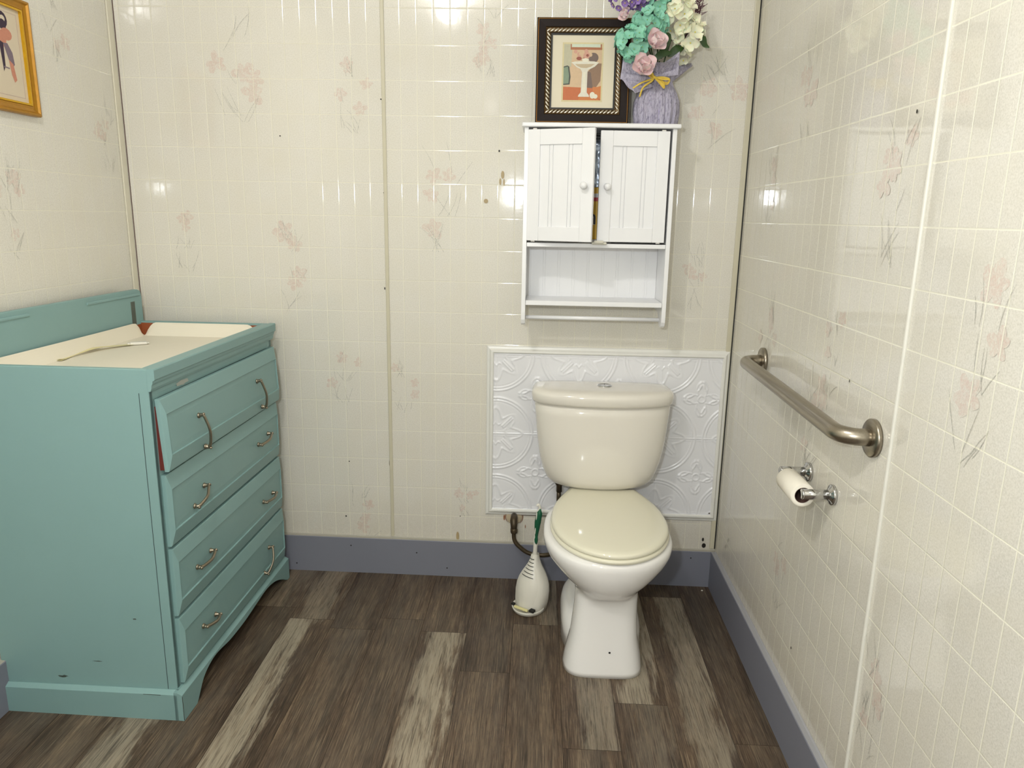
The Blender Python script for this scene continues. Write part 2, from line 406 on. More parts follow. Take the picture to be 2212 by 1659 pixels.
struct(baseboard('b', (XL+.0005, -.019, flz(XL)), (XL+.0005, YF, flz(XL)), (1, 0, 0)), 'baseboard_left', [basem, caulk])
ZB = .155
mb = MB(); mb.bbox((-.5635, -.0045, .157), (-.5505, .001, ZC), .002); struct(mb, 'trim_1', trimc)
mb = MB(); mb.bbox((XR-.006, -1.2465, .148), (XR+.001, -1.2385, ZC), .0025); struct(mb, 'trim_2', whitet)
mb = MB(); mb.bbox((XR-.022, -.005, .148), (XR-.004, .001, ZC), .002); mb.m = 1; mb.box((XR-.004, -.003, .148), (XR, .001, ZC)); struct(mb, 'trim_3', [trimc, darkm])
mb = MB(); mb.bbox((XL, -.035, .16), (XL+.006, -.004, ZC), .002); mb.m = 1; mb.box((XL+.006, -.0016, .16), (XL+.0082, .001, ZC)); struct(mb, 'trim_4', [trimw, card])
# small crumb on the floor in the corner
t = MB(); t.smooth = True; t.lathe([(.001, 0), (.004, .001), (.003, .003), (.0005, .004)], (.655, -.052, flz(.655)), n=8)
tag(t.build('crumb', whiteplastic), 'tiny white crumb on the floor in the right corner', 'crumb')

# ------------------------------------------------------------------ dresser with changing tray
LX, LY = .501, .80     # depth towards the wall, length
dr = thing('changing_table_dresser', 'pale teal painted changing table dresser with four drawers in the left corner', 'dresser', (-.982, -.9, flz(-.985)), (0, 0, math.radians(-.8)))
mb = MB()
H = .996
mb.bbox((-LX, 0, .03), (0, .018, H+.002), .002)                       # near side
mb.bbox((-LX, LY-.0, .03), (0, LY+.018, H+.002), .002)                # far side
mb.box((-LX, .018, .03), (-LX+.016, LY, H+.001))
mb.box((-LX+.01, .018, .03), (-.02, LY, .04))
mb.bbox((-.035, .001, .06), (.0, .04, H-.02), .002)                  # face frame stiles
mb.bbox((-.035, LY-.022, .06), (.0, LY+.017, H-.02), .002)
mb.box((-.03, .04, .915), (-.001, LY-.022, H-.02))
for z in (.09, .298, .504, .714): mb.box((-.03, .04, z-.02), (-.001, LY-.022, z+.02))
mb.m = 1; mb.box((-.04, .04, .1), (-.031, LY-.02, .915))             # dark behind drawer gaps
mb.m = 2; mb.box((-.026, -.0006, .03), (-.0248, .0, H-.06))
dark = mb.build('carcass', [teal, darkm, tealdk], dr)
# smudges on the near side
scuffm = plain('scuff', srgb(72, 84, 76), .6, var=.1)
def smudge(cx, cz, a, b, seed, n=14):
    r = random.Random(seed)
    mb = MB(); mb.poly([(cx+a*cos(2*PI*i/n)*r.uniform(.5, 1.1), -.0008, cz+b*sin(2*PI*i/n)*r.uniform(.4, 1.1)) for i in range(n)]); mb.build('scuff_mark', scuffm, dr)
smudge(-.325, .112, .018, .005, 1); smudge(-.10, .30, .006, .003, 3); smudge(-.22, .165, .02, .0015, 4)
# top rim: frame around the tray
mb = MB()
rz0, rz1 = H-.07, H+.002
mb.bbox((-.022, .0182, rz0), (-.0005, LY-.0002, rz1), .001)
mb.build('top_rim', teal, dr)
# cornice moulding along the front (profile swept along Y)
prof = [(.0, H-.056), (.006, H-.055), (.009, H-.048), (.010, H-.040), (.013, H-.034), (.0135, H-.028), (.0175, H-.0265), (.019, H-.024), (.0195, H+.000), (.018, H+.003), (0, H+.003)]
MB().loft([[(x, y, z) for x, z in prof] for y in (-.001, LY+.022)]).build('cornice_moulding', teal, dr)
# back board
mb = MB()
bx0, bx1 = -LX+.018, -LX+.036
pts = [(-.0, H-.03), (LY+.012, H-.03)]
ring = [(.0, H-.04), (LY+.018, H-.04), (LY+.018, 1.085), (LY+.012, 1.105), (LY-.005, 1.112), (.005, 1.112), (.0, 1.1)]
mb.prism([(bx0, y, z) for y, z in ring], (bx1-bx0, 0, 0))
def groove(mb, y0, y1, z):
    mb.bbox((bx1-.002, y0, z), (bx1+.004, y1, z+.010), .0028)
groove(mb, LY-.30, LY+.005, 1.088); groove(mb, LY-.86, LY-.56, 1.088)
bb = mb.build('back_board', teal, dr, bevel=.002)
mb = MB(); mb.bbox((bx1-.001, LY-.055, H-.02), (bx1+.0012, LY-.03, 1.072), .001); mb.build('keyhole_slot', plain('slot_grey', srgb(100, 108, 98), .6, var=.2), bb)
# liner of the tray: cream boards that stand against the rim and curve at the corners
mb = MB(); mb.smooth = False
fz = H-.048
mb.box((-LX+.04, .022, fz-.006), (-.024, LY-.002, fz))
def flap(p0, p1, inward, z0=fz, z1=H-.001, sag=.0, cut=.03):
    """thin upright board with rounded upper corners, bowed outward"""
    p0, p1, inward = Vector(p0), Vector(p1), Vector(inward); L = (p1-p0).length; d = (p1-p0).normalized()
    def fn(u, v):
        s = u*L; edge = min(s, L-s); top = z1 - max(0, (1-edge/cut))**2*(z1-z0) if edge < cut else z1
        z = lerp(z0, top, v); lean = .012*(1-v)**1.5
        p = p0+d*s+inward*(lean+sag*sin(PI*u)); return (p.x, p.y, z)
    mb.grid(fn, 40, 6)
flap((-LX+.042, .03, 0), (-LX+.042, LY-.008, 0), (1, 0, 0), z1=H+.001, sag=.004, cut=.05)
flap((-LX+.05, LY-.004, 0), (-.03, LY-.004, 0), (0, -1, 0), cut=.045)
flap((-LX+.05, .0225, 0), (-.03, .0225, 0), (0, 1, 0), z1=H-.003, cut=.02)
flap((-.026, .03, 0), (-.026, LY-.01, 0), (-1, 0, 0), z1=H-.006, sag=.003, cut=.02)
mb.build('tray_liner', creamliner, dr)
mb = MB(); mb.box((-LX+.0365, LY-.0022, fz-.01), (-.023, LY-.0012, H-.004)); mb.box((-LX+.0362, .02, fz-.01), (-LX+.0385, LY-.001, H-.008))
mb.box((-.0235, .03, fz), (-.0222, LY-.01, H-.006)); mb.build('bare_wood_inner_face', redwood, dr)
# strap with buckle lying in the tray
mb = MB(); mb.smooth = True
def ribbon(pts, wd, lift=.001):
    pts = bez(pts, 8); L_, R2 = [], []
    for i, p in enumerate(pts):
        d = (pts[min(i+1, len(pts)-1)]-pts[max(0, i-1)]).normalized(); sd = Vector((-d.y, d.x, 0)).normalized()*wd/2
        L_.append(p-sd); R2.append(p+sd)
    n = len(pts); mb.add(L_+R2, [(i, i+1, n+i+1, n+i) for i in range(n-1)])
ribbon([(-.44, .30, fz+.002), (-.45, .38, fz+.004), (-.435, .47, fz+.010), (-.415, .53, fz+.006), (-.38, .585, fz+.003)], .024)
ribbon([(-.475, .27, fz+.03), (-.455, .30, fz+.008), (-.43, .325, fz+.003)], .010)
st = mb.build('safety_strap', plain('yellowed_webbing', srgb(232, 222, 170), .6), dr)
mb = MB(); k0 = len(mb.v); mb.bbox((-.022, -.014, 0), (.03, .014, .009), .003); mb.bbox((-.03, -.01, .002), (-.02, .01, .007), .002); mb.bbox((.028, -.008, .002), (.036, .008, .006), .001)
mb.xf(Matrix.Translation((-.37, .60, fz+.001)) @ Matrix.Rotation(.55, 4, 'Z')); mb.build('buckle', whiteplastic, st)
# drawers
def pull(mb, a, b, out=.024):
    """bowed wire pull between two feet; a, b = (y, z) on the drawer face; x = face"""
    ax = Vector((XF, a[0], a[1])); bx = Vector((XF, b[0], b[1])); d = (bx-ax).normalized()
    o = Vector((1, 0, 0))
    mb.smooth = True
    mb.lathe([(.0075, 0), (.0082, .003), (.0045, .006)], ax, (1, 0, 0), 12); 
    pts = bez([ax+o*.002, ax+o*.014-d*.001, ax+o*out*.8+d*.012, (ax+bx)/2+o*out*1.05, bx+o*out*.8-d*.012, bx+o*.012+d*.001, bx+o*.004], 6)
    n = len(pts); mb.tube(pts, [(.0036+.0022*(abs(i/(n-1)-.5)*2)**3, .0046+.0022*(abs(i/(n-1)-.5)*2)**3) for i in range(n)], 10)
    mb.lathe([(.0075, 0), (.0082, .003), (.0045, .006)], bx, (1, 0, 0), 12)
    mb.lathe([(.0045, 0), (.0052, .003), (.002, .006)], ax+o*.016-d*.002, -d, 10); mb.lathe([(.0045, 0), (.0052, .003), (.002, .006)], bx+o*.016+d*.002, d, 10)
Dz = [(.719, .915), (.508, .710), (.302, .500), (.096, .294)]
PL = [[((.195, .824), (.210, .728)), ((.612, .830), (.632, .736))],
      [((.208, .612), (.145, .574)), ((.695, .622), (.608, .609))],
      [((.215, .404), (.130, .394)), ((.705, .395), (.620, .394))],
      [((.213, .195), (.135, .203)), ((.643, .210), (.592, .136))]]
for i, (z0, z1) in enumerate(Dz):
    mb = MB(); y0, y1 = (.019 if i else .017), LY+.004
    def rect(x, iy, iz, x_=None): return [(x, y0+iy, z0+iz), (x, y1-iy, z0+iz), (x, y1-iy, z1-iz), (x, y0+iy, z1-iz)]
    bx = [rect(.0005, .0, .0), rect(.0115, 0, 0), rect(.0130, .002, .003), rect(.0205, .012, .042), rect(.0205, .0130, .0430), rect(.0165, .0138, .0442), rect(.0175, .05, .06)]
    mb.loft(bx)
    mb.m = 1; mb.box((-.3, y0+.003, z0+.004), (.0004, y0+.013, z1-.02)); mb.box((-.3, y0+.013, z0+.02), (.0003, y1-.04, z1-.03)); mb.m = 0
    rot = Matrix.Identity(4)
    if i == 0:   # hangs crooked: its bottom edge stands out from the case
        rot = Matrix.Translation((0, LY, z1)) @ Matrix.Rotation(math.radians(-3.0), 4, 'Y') @ Matrix.Rotation(math.radians(-.1), 4, 'X') @ Matrix.Translation((.003, -LY, -z1))
    mb.xf(rot)
    if i == 0:
        pass
    dw = mb.build('drawer', [teal, reddark, tealdk], dr, bevel=.0008)
    XF = .0172
    for (a, b) in PL[i]:
        hb = MB(); pull(hb, a, b); hb.xf(rot); hb.build('pull_handle', metalb, dw)
# base moulding with a scalloped front skirt
sk = [(0, 0), (.028, 0), (.075, .0), (.088, .010), (.125, .050), (.17, .068), (.22, .072), (.31, .060), (.42, .058), (.52, .065), (.61, .070), (.69, .058), (.76, .030), (.79, .012), (.82, .0), (LY+.035, 0)]
sk = [(y-.016, z-.003 if z == 0 else z) for y, z in sk]
fine = [sk[0]]+[(p.x, p.y) for p in bez([(y, z, 0) for y, z in sk[2:-1]], 5)]+[sk[-1]]
mb = MB()
top = .088; n = len(fine)
vs = []
for y, z in fine: vs += [(.021, y, z), (.021, y, top-.008), (.006, y, top), (-.004, y, top), (-.004, y, z)]
mb.add(vs, [(5*i+a, 5*i+(a+1) % 5, 5*i+5+(a+1) % 5, 5*i+5+a) for i in range(n-1) for a in range(5)]+[tuple(range(5)), tuple(range(5*n-5, 5*n))])
for (y0, y1, sg) in ((-.016, .0, 1), (LY+.018, LY+.034, -1)):
    yo, yi = (y0, y1) if sg == 1 else (y1, y0)
    mb.loft([[(x, yo, -.003), (x, yo, top-.008), (x, yi-.003*sg, top), (x, yi, top), (x, yi, -.003)] for x in (-LX-.0, .0065 if sg == 1 else .0)])
mb.build('base_moulding', teal, dr, bevel=.001)
wearm = plain('grimy_wear', srgb(52, 52, 42), .7)
MB().box((.0205, -.0165, .002), (.0214, -.0152, top-.012)).build('worn_edge', wearm, dr)
MB().box((-.09, -.0166, top-.0095), (-.04, -.0158, top-.0085)).build('worn_edge', wearm, dr)
# paint loss above the first drawer
mb = MB(); r3 = random.Random(5)
mb.poly([(.0008, .165+.040*cos(2*PI*i/16)*r3.uniform(.6, 1.1), H-.070+.0085*sin(2*PI*i/16)*r3.uniform(.6, 1.1)+.001) for i in range(16)])
mb.build('paint_chip', plain('faded_paint', srgb(176, 178, 168), .6), dr)

# ------------------------------------------------------------------ toilet
to = thing('toilet', 'bone coloured two-piece toilet with closed cream lid in front of the embossed panel', 'toilet', (.235, -.30, flz(.235)))
TX, TY, TZ = .235, -.30, flz(.235)
def dring(cx, hw, yb, yf, z, n=4.0, bulge=.03, back=0.0, N=64):
    out = []
    for k in range(N):
        a = 2*PI*k/N; c_, s_ = cos(a), sin(a)
        cx_ = math.copysign(abs(c_)**(2/n), c_); sy = math.copysign(abs(s_)**(2/n), s_)
        x = hw*cx_*(1-back*((sy+1)/2)**2); f = yf+bulge*cx_*cx_
        out.append((cx+x-TX, lerp(f, yb, (sy+1)/2)-TY, z-TZ))
    return out
mb = MB(); mb.smooth = True
prof = [(.438, .115, -.085, -.155), (.443, .150, -.055, -.180), (.456, .172, -.04, -.196), (.476, .190, -.032, -.206), (.51, .203, -.026, -.213), (.55, .214, -.024, -.218), (.60, .222, -.022, -.221),
        (.66, .229, -.020, -.222), (.72, .234, -.02, -.221), (.768, .237, -.02, -.219)]
mb.loft([dring(.231, hw*1.018, yb, yf, z, 4.2, .035) for z, hw, yb, yf in prof])
tank = mb.build('tank', cer, to)
mb = MB(); mb.smooth = True
mb.loft([dring(.229, hw*1.01, yb, yf, z, 4.6, .042, .04) for z, hw, yb, yf in
         [(.757, .236, -.024, -.222), (.759, .243, -.018, -.230), (.767, .2475, -.013, -.236), (.790, .249, -.012, -.238), (.799, .247, -.014, -.235), (.806, .240, -.020, -.226), (.810, .228, -.03, -.21), (.8125, .19, -.06, -.17), (.813, .12, -.09, -.14)]])
lid = mb.build('tank_lid', cer, to)
mb = MB(); mb.smooth = True
mb.lathe([(.026, 0), (.026, .002), (.0235, .004), (.0232, .0025), (.010, .003), (.0006, .0032)], (.237-TX, -.118-TY, .8125-TZ))
mb.box((.236-TX, -.141-TY, .8153-TZ), (.238-TX, -.095-TY, .8160-TZ)); mb.build('flush_button', chrome, lid)
def egg(hw, yf, yb, ym, z, n=2.2, cx=.238, N=64, nb=2.6):
    """elongated oval: widest at ym, front tip yf, back yb"""
    out = []
    for k in range(N):
        a = 2*PI*k/N; c_, s_ = cos(a), sin(a)
        e = n if s_ < 0 else nb
        x = hw*math.copysign(abs(c_)**(2/e), c_); y = ym+(abs(s_)**(2/e))*((yf-ym) if s_ < 0 else (yb-ym))
        out.append((cx+x-TX, y-TY, z-TZ))
    return out
mb = MB(); mb.smooth = True
rows = [(.408, .188, -.676, -.17, -.44, 2.25), (.405, .201, -.687, -.165, -.44, 2.25), (.397, .205, -.692, -.16, -.44, 2.25), (.380, .204, -.692, -.155, -.44, 2.25), (.355, .194, -.688, -.15, -.44, 2.2), (.33, .172, -.680, -.145, -.45, 2.2),
        (.305, .148, -.668, -.14, -.46, 2.2), (.285, .124, -.655, -.135, -.46, 2.25), (.268, .109, -.640, -.13, -.47, 2.4), (.256, .102, -.622, -.13, -.48, 2.9), (.245, .100, -.612, -.13, -.5, 3.4),
        (.22, .100, -.609, -.13, -.5, 3.8), (.17, .103, -.611, -.13, -.5, 4), (.11, .108, -.617, -.13, -.5, 4.2), (.05, .120, -.626, -.13, -.5, 4.2), (.015, .125, -.633, -.13, -.5, 4.2), (.0, .127, -.635, -.13, -.5, 4.2)]
rr = []
for z, hw, yf, yb, ym, n in rows:
    cx = lerp(.2275, .236, min(1, z/.3)**2); R0 = egg(hw, yf, yb, ym, z+TZ if z < .02 else z, n, cx)
    if z < .26:                                  # the trapway recess behind the front column
        R1 = []
        for (x, y, zz) in R0:
            yy = y+TY; f = min(1, max(0, (yy+.545)/.05)); f = f*f*(3-2*f)
            R1.append((x*(1-.34*f*min(1, (.26-z)/.03)), y, zz))
        R0 = R1
    rr.append(R0)
mb.loft(rr)
# foot that widens to the rear
mb.loft([dring(.235, hw, yb, yf, z, 3.2, .0) for z, hw, yb, yf in [(TZ, .137, -.10, -.535), (.05, .134, -.10, -.520), (.07, .129, -.105, -.50), (.088, .117, -.12, -.46), (.099, .098, -.14, -.41), (.104, .07, -.17, -.37)]])
mb.loft([dring(.235, hw, yb, yf, z, 3.0, .02) for z, hw, yb, yf in [(.12, .06, -.13, -.30), (.30, .075, -.09, -.30), (.38, .095, -.05, -.30), (.425, .105, -.04, -.24), (.441, .10, -.04, -.18)]])
mb.m = 1; mb.smooth = False; mb.poly([(.243+.0035*cos(a*PI/4)-TX, -.6265-TY, .082+.0035*sin(a*PI/4)-TZ) for a in range(8)])
bowl = mb.build('bowl', [cerw, darkm], to)
def lidring(s, z, cx=.242):
    pts = []
    for k in range(37):
        a = PI+PI*k/36; pts.append((cos(a)*.187, -.435+sin(a)*.256))
    side = [(.185, -.385), (.180, -.335), (.169, -.285), (.152, -.235), (.134, -.190), (.119, -.148)]
    pts = pts+side[0:]+[(-x, y) for x, y in side[::-1]]
    cy = -.44
    return [(cx-TX+x*(1+s/.19), cy+(y-cy)*(1+s/.25)-TY, z-TZ) for x, y in pts]
mb = MB(); mb.smooth = True
mb.loft([lidring(-.004, .408), lidring(.001, .410), lidring(.004, .415), lidring(.004, .419), lidring(.0, .424)])
mb.build('seat', seatm, to)
mb = MB(); mb.smooth = True
mb.loft([lidring(-.006, .4245), lidring(-.001, .426), lidring(.0005, .431), lidring(-.001, .437), lidring(-.006, .441), lidring(-.02, .4435), lidring(-.06, .445), lidring(-.12, .4455)])
sl = mb.build('seat_lid', seatm, to)
mb = MB(); mb.smooth = True
mb.tube([(.175-TX, -.158-TY, .433-TZ), (.315-TX, -.158-TY, .433-TZ)], .009, 16); mb.build('hinge', seatm, sl)
mb = MB(); mb.smooth = True
mb.lathe([(.012, 0), (.016, .004), (.016, .02), (.011, .026), (.011, .05)], (.088-TX, -.10-TY, .452-TZ), (0, 0, -1), 6); mb.build('fill_valve_nut', pipem, to)

# water supply hose from the wall to the tank
ho = thing('water_supply_hose', 'dark tarnished water hose curving from the wall below the white panel', 'hose', (-.079, -.001, .248))
O = Vector((-.079, -.001, .27))
L3 = lambda ps: [Vector(p)-O for p in ps]
mb = MB(); mb.smooth = True; mb.tube(L3(bez([(-.078, -.052, .245), (-.075, -.055, .205), (-.055, -.058, .178), (-.015, -.06, .152), (.045, -.065, .150), (.085, -.08, .18), (.088, -.10, .27), (.088, -.10, .424)], 8)), .0082, 14); mb.build('hose', pipem, ho)
mb = MB(); mb.smooth = True
mb.tube(L3([(-.079, -.001, .283), (-.079, -.035, .283), (-.079, -.048, .278), (-.078, -.052, .262), (-.0778, -.0525, .236)]), [.012, .0135, .0145, .013, .0115], 16)
mb.lathe([(.0135, 0), (.0145, .004), (.0145, .016), (.012, .02)], Vector((-.0775, -.053, .232))-O, (0, 0, 1), 6)
mb.build('elbow_fitting', pipem, ho)
mb = MB(); mb.smooth = True; mb.lathe([(.031, 0), (.031, .002), (.028, .004), (.014, .005)], Vector((-.079, -.0005, .276))-O, (0, -1, 0), 32, caps=False)
mb.build('escutcheon', plain('stained_escutcheon', srgb(206, 190, 160), .4, var=.1, scale=60), ho)

for a0, a1 in ((2.2, 3.9), (-.9, .9)):
    mb = MB(); mb.smooth = True
    mb.tube([(.034*cos(a), -.0006, .006+.034*sin(a)) for a in [lerp(a0, a1, i/14) for i in range(15)]], [.0004+.0012*sin(PI*i/14) for i in range(15)], 6); mb.build('rust_ring', rustm, ho)

# ------------------------------------------------------------------ toilet brush and its holder
BX, BY = -.008, -.225; BZ = flz(0)
hd = thing('toilet_brush_holder', 'white plastic bell-shaped toilet brush holder on the floor left of the toilet', 'brush holder', (BX, BY, BZ), (0, 0, math.radians(-32)))
def oring(hw, hd_, z, cx=0, cy=0, n=2.6, N=40):
    return [(cx+hw*math.copysign(abs(cos(2*PI*k/N))**(2/n), cos(2*PI*k/N)), cy+hd_*math.copysign(abs(sin(2*PI*k/N))**(2/n), sin(2*PI*k/N)), z) for k in range(N)]
mb = MB(); mb.smooth = True
tabh = [(.0, .055, .048), (.035, .060, .049), (.07, .0615, .048), (.095, .059, .045), (.115, .053, .041), (.135, .043, .036), (.150, .034, .030), (.167, .024, .024), (.185, .0165, .018), (.200, .0135, .014), (.206, .013, .013)]
mb.loft([oring(a, b, z, .004, z*.10) for z, a, b in tabh], True, False)
mb.loft([oring(a*.8, b*.8, z, .004, z*.10) for z, a, b in tabh[-2:]][::-1], False, True)
body = mb.build('shell', whiteplastic, hd)
mb = MB(); mb.smooth = True      # raised front apron and lip
def apron(u, v):
    z = lerp(.018, .20, v); a = interp([(z_, a_) for z_, a_, b_ in tabh], z); b = interp([(z_, b_) for z_, a_, b_ in tabh], z)
    ang = lerp(-PI+.25, -.25, u); x = .004+a*.97*cos(ang); y = z*.10+b*1.08*sin(ang)-.004*sin(PI*min(1, v*1.1)); return (x, y, z)
mb.grid(apron, 24, 24); mb.build('front_apron', whiteplastic, hd)
mb = MB(); mb.smooth = True
rg = lambda s, z, dy: [(.004+(.056+s)*cos(a), -.012+dy+(.052+s)*sin(a)-.010*max(0, -sin(a)), z) for a in [2*PI*k/40 for k in range(40)]]
mb.loft([rg(-.004, .0, 0), rg(0, .002, 0), rg(.002, .010, -.002), rg(.0035, .018, -.004), rg(.001, .018, -.004), rg(-.006, .006, 0)], True, True); mb.build('drip_tray', whiteplastic, hd)
for k in range(6):
    mb = MB(); z = .135+k*.0115; a = interp([(z_, a_) for z_, a_, b_ in tabh], z); b = interp([(z_, b_) for z_, a_, b_ in tabh], z)
    w0 = a*.55
    pts = [(.004+x, z*.10-b*1.10-.0052+.004*(abs(x)/w0)**2, z+x*-.12) for x in [w0*(i/5-1) for i in range(11)]]
    mb.tube(pts, .0011, 6); mb.build('vent_slit', darkm, hd)
for q_ in (((-.046, -.056, .0195), (-.034, -.046, .0265)), ((.034, -.062, .0195), (.052, -.046, .0275))): MB().box(*q_).build('tray_notch', darkm, hd)
mb = MB(); mb.bbox((-.030, -.063, .016), (.028, -.054, .024), .002); mb.build('drip_bar', plain('yellowed_plastic', srgb(226, 218, 160), .4), hd)
br = thing('toilet_brush', 'white toilet brush handle with dark green grip standing in its holder', 'toilet brush', (BX+.012, BY+.016, BZ+.025))
O = Vector((BX+.012, BY+.016, BZ+.025))
mb = MB(); mb.smooth = True
mb.lathe([(.002, 0), (.022, .006), (.027, .03), (.026, .055), (.012, .068)], (0, -.004, .004), n=20); mb.build('bristle_head', plain('white_bristles', srgb(214, 214, 206), .8), br)
hp = [(.0, 0, .05), (.001, -.002, .14), (.002, -.004, .2), (.003, -.006, .25), (.006, -.010, .30), (.012, -.015, .345), (.014, -.018, .365), (.010, -.019, .377), (.004, -.018, .372)]
cp = bez(hp, 5); n = len(cp)
def hr(i):
    z = cp[i].z
    r = interp([(.05, .008), (.15, .0095), (.2, .0085), (.235, .0085), (.26, .0080), (.31, .0105), (.345, .0095), (.362, .0055), (.38, .004)], z); return (r, r*.85)
mb = MB(); mb.smooth = True; mb.tube(cp, [hr(i) for i in range(n)], 14); hdl = mb.build('handle', whiteplastic, br)
mb = MB(); mb.smooth = True
gp = [p+Vector((.0012, -.0035, 0)) for p in cp if .215 < p.z < .362]; m_ = len(gp)
mb.tube(gp, [(max(.001, interp([(.215, .002), (.235, .0078), (.252, .0055), (.28, .0090), (.31, .0115), (.345, .0105), (.36, .003)], p.z)),)*2 for p in gp], 14); gr = mb.build('grip', greenm, hdl)
for a, b, r in ((.318, .350, .0018), (.264, .290, .0016)):
    mb = MB(); mb.smooth = True; mb.tube([(-.007+interp([(.2, .002), (.36, .012)], z), -.0225-.004*sin(PI*(z-a)/(b-a)), z) for z in [lerp(a, b, i/8) for i in range(9)]], [.0004, .0012, r, r, r, r, r, .0012, .0004], 8); mb.build('grip_cutout', whiteplastic, gr)

# ------------------------------------------------------------------ embossed panel behind the toilet
pn = thing('embossed_wall_panel', 'white embossed tin-look panel with a moulding frame behind the toilet tank', 'wall panel', (.2535, 0, .277))
PX0, PX1, PZ0, PZ1 = -.168, .676, .287, .905
def emboss(x, z):
    """height of the pressed pattern: rings about tile corners, a blossom at each tile centre"""
    c = .305; g = lambda d, s: math.exp(-(d/s)**2)
    u = (x+.155)/c; v = (z-.288)/c
    iu, iv = round(u), round(v); dx, dz = (u-iu)*c, (v-iv)*c; r = math.hypot(dx, dz); a = math.atan2(dz, dx)
    h = .0030*g(r-.139, .0034)+.0024*g(r-.128, .0028)+.0008*(1 if r < .121 else 0)
    if r < .115:                              # fleur in each quadrant of the ring
        q = abs(((a % (PI/2))-PI/4)); h += .0026*g(q*r-.004, .003)*(1 if .035 < r < .088 else 0)
        h += .0024*g(r-(.082+.018*cos(8*q)), .006)*(1 if q > .22 else .4)
        h += .0020*g(r-(.045+.01*cos(6*q)), .004)*(1 if q > .3 else 0)
    cu, cv = (u-math.floor(u)-.5)*c, (v-math.floor(v)-.5)*c; rc = math.hypot(cu, cv); ac = math.atan2(cv, cu)
    h += .0030*g(rc-.0125, .0028)
    q = abs(((ac+PI/4) % (PI/2))-PI/4)          # 0 on the axes
    pet = .036+.013*cos(4*ac)+.004*cos(12*ac)
    if rc > .018: h += .0028*g(rc-pet, .0045)
    pe = .064*(1-1.5*q*q)
    if q < .5 and rc > .04: h += .0022*g(rc-pe, .004)+.0016*g(q*rc-.006, .004)*(1 if rc < .07 else 0)
    h = max(h, .0034*g(dz, .0032), .0020*g(abs(dz)-.0085, .0018)) if abs(dz) < .014 else h
    h += .0012*g(dx, .0018)
    return h
mb = MB(); mb.smooth = True
mb.grid(lambda u, v: (lerp(PX0, PX1, u)-.2535, -.006-emboss(lerp(PX0, PX1, u), lerp(PZ0, PZ1, v)), lerp(PZ0, PZ1, v)-.277), 360, 264)
mb.smooth = False; mb.box((PX0-.2535, -.004, PZ0-.277), (PX1-.2535, -.0005, PZ1-.277))
pb = mb.build('embossed_sheet', embossm, pn, recalc=False)
def mould(x0, z0, x1, z1, side):
    """quarter-round strip; side = direction of the outer edge"""
    o = Vector((side[0], 0, side[1])); a = Vector((x0-.2535, 0, z0-.277)); b = Vector((x1-.2535, 0, z1-.277)); d = (b-a).normalized(); wd = .026
    pr = [(-.0, -.0005), (-.0, -.012), (.004, -.0155), (.010, -.015), (.014, -.010), (.017, -.0075), (.022, -.0065), (wd, -.004), (wd, -.0005)]
    mb = MB(); mb.loft([[a+o*w_-d*w_+Vector((0, y, 0)) for w_, y in pr], [b+o*w_+d*w_+Vector((0, y, 0)) for w_, y in pr]]); return mb.build('frame_moulding', mouldm, pn)
i0, i1, j0, j1 = PX0+.003, PX1-.003, PZ0+.003, PZ1-.003
mould(i0, j0, i1, j0, (0, -1)); mould(i0, j1, i1, j1, (0, 1)); mould(i0, j0, i0, j1, (-1, 0)); mould(i1, j0, i1, j1, (1, 0))
mb = MB(); mb.poly([(.667-.2535+.003*cos(a*PI/4), -.0168, .30-.277+.003*sin(a*PI/4)) for a in range(8)]); 
mb.box((PX0-.2535+.1, -.0055, -.0145), (PX0-.2535+.40, -.0035, -.0132)); mb.build('grime_spots', plain('grime', srgb(90, 74, 58), .7), pn)

# ------------------------------------------------------------------ wall cabinet
CX = .1815
cb = thing('wall_cabinet', 'white two-door wall cabinet with open shelf and towel rod above the toilet', 'cabinet', (CX, 0, 1.03))
O = Vector((CX, 0, 1.03))
def B(mb, a, b, r=.002): return mb.bbox(Vector(a)-O, Vector(b)-O, r)
mb = MB()
sp = [(-.002, 1.676), (-.170, 1.676), (-.170, 1.075), (-.168, 1.050), (-.160, 1.036), (-.145, 1.030), (-.125, 1.030), (-.108, 1.038), (-.096, 1.055), (-.085, 1.07), (-.06, 1.078), (-.002, 1.078)]
for x0, x1 in ((-.064, -.050), (.413, .427)):
    s2 = MB(); s2.prism([(x0-CX, y, z-1.03) for y, z in sp], (x1-x0, 0, 0)); s2.build('side_panel', whitep, cb, bevel=.0015)
mb = MB(); B(mb, (-.0495, -.168, 1.296), (.4125, -.004, 1.310)); mb.build('cabinet_floor', whitep, cb)
mb = MB(); B(mb, (-.0495, -.168, 1.100), (.4125, -.004, 1.116)); mb.build('shelf', whitep, cb)
mb = MB(); B(mb, (-.072, -.186, 1.676), (.437, -.0005, 1.690), .004); mb.build('top', whitep, cb)
mb = MB(); mb.box(Vector((-.0495, -.008, 1.116))-O, Vector((.4125, -.0005, 1.676))-O)
for k in range(9):
    for dx in (-.004, .004): B(mb, (-.04+k*.052+dx-.0012, -.0092, 1.116), (-.04+k*.052+dx+.0012, -.007, 1.297), .0008)
mb.build('back_panel', whitep, cb)
mb = MB(); mb.smooth = True; mb.tube([Vector((-.0495, -.128, 1.054))-O, Vector((.4125, -.128, 1.054))-O], .0068, 16); mb.build('towel_rod', whitep, cb)
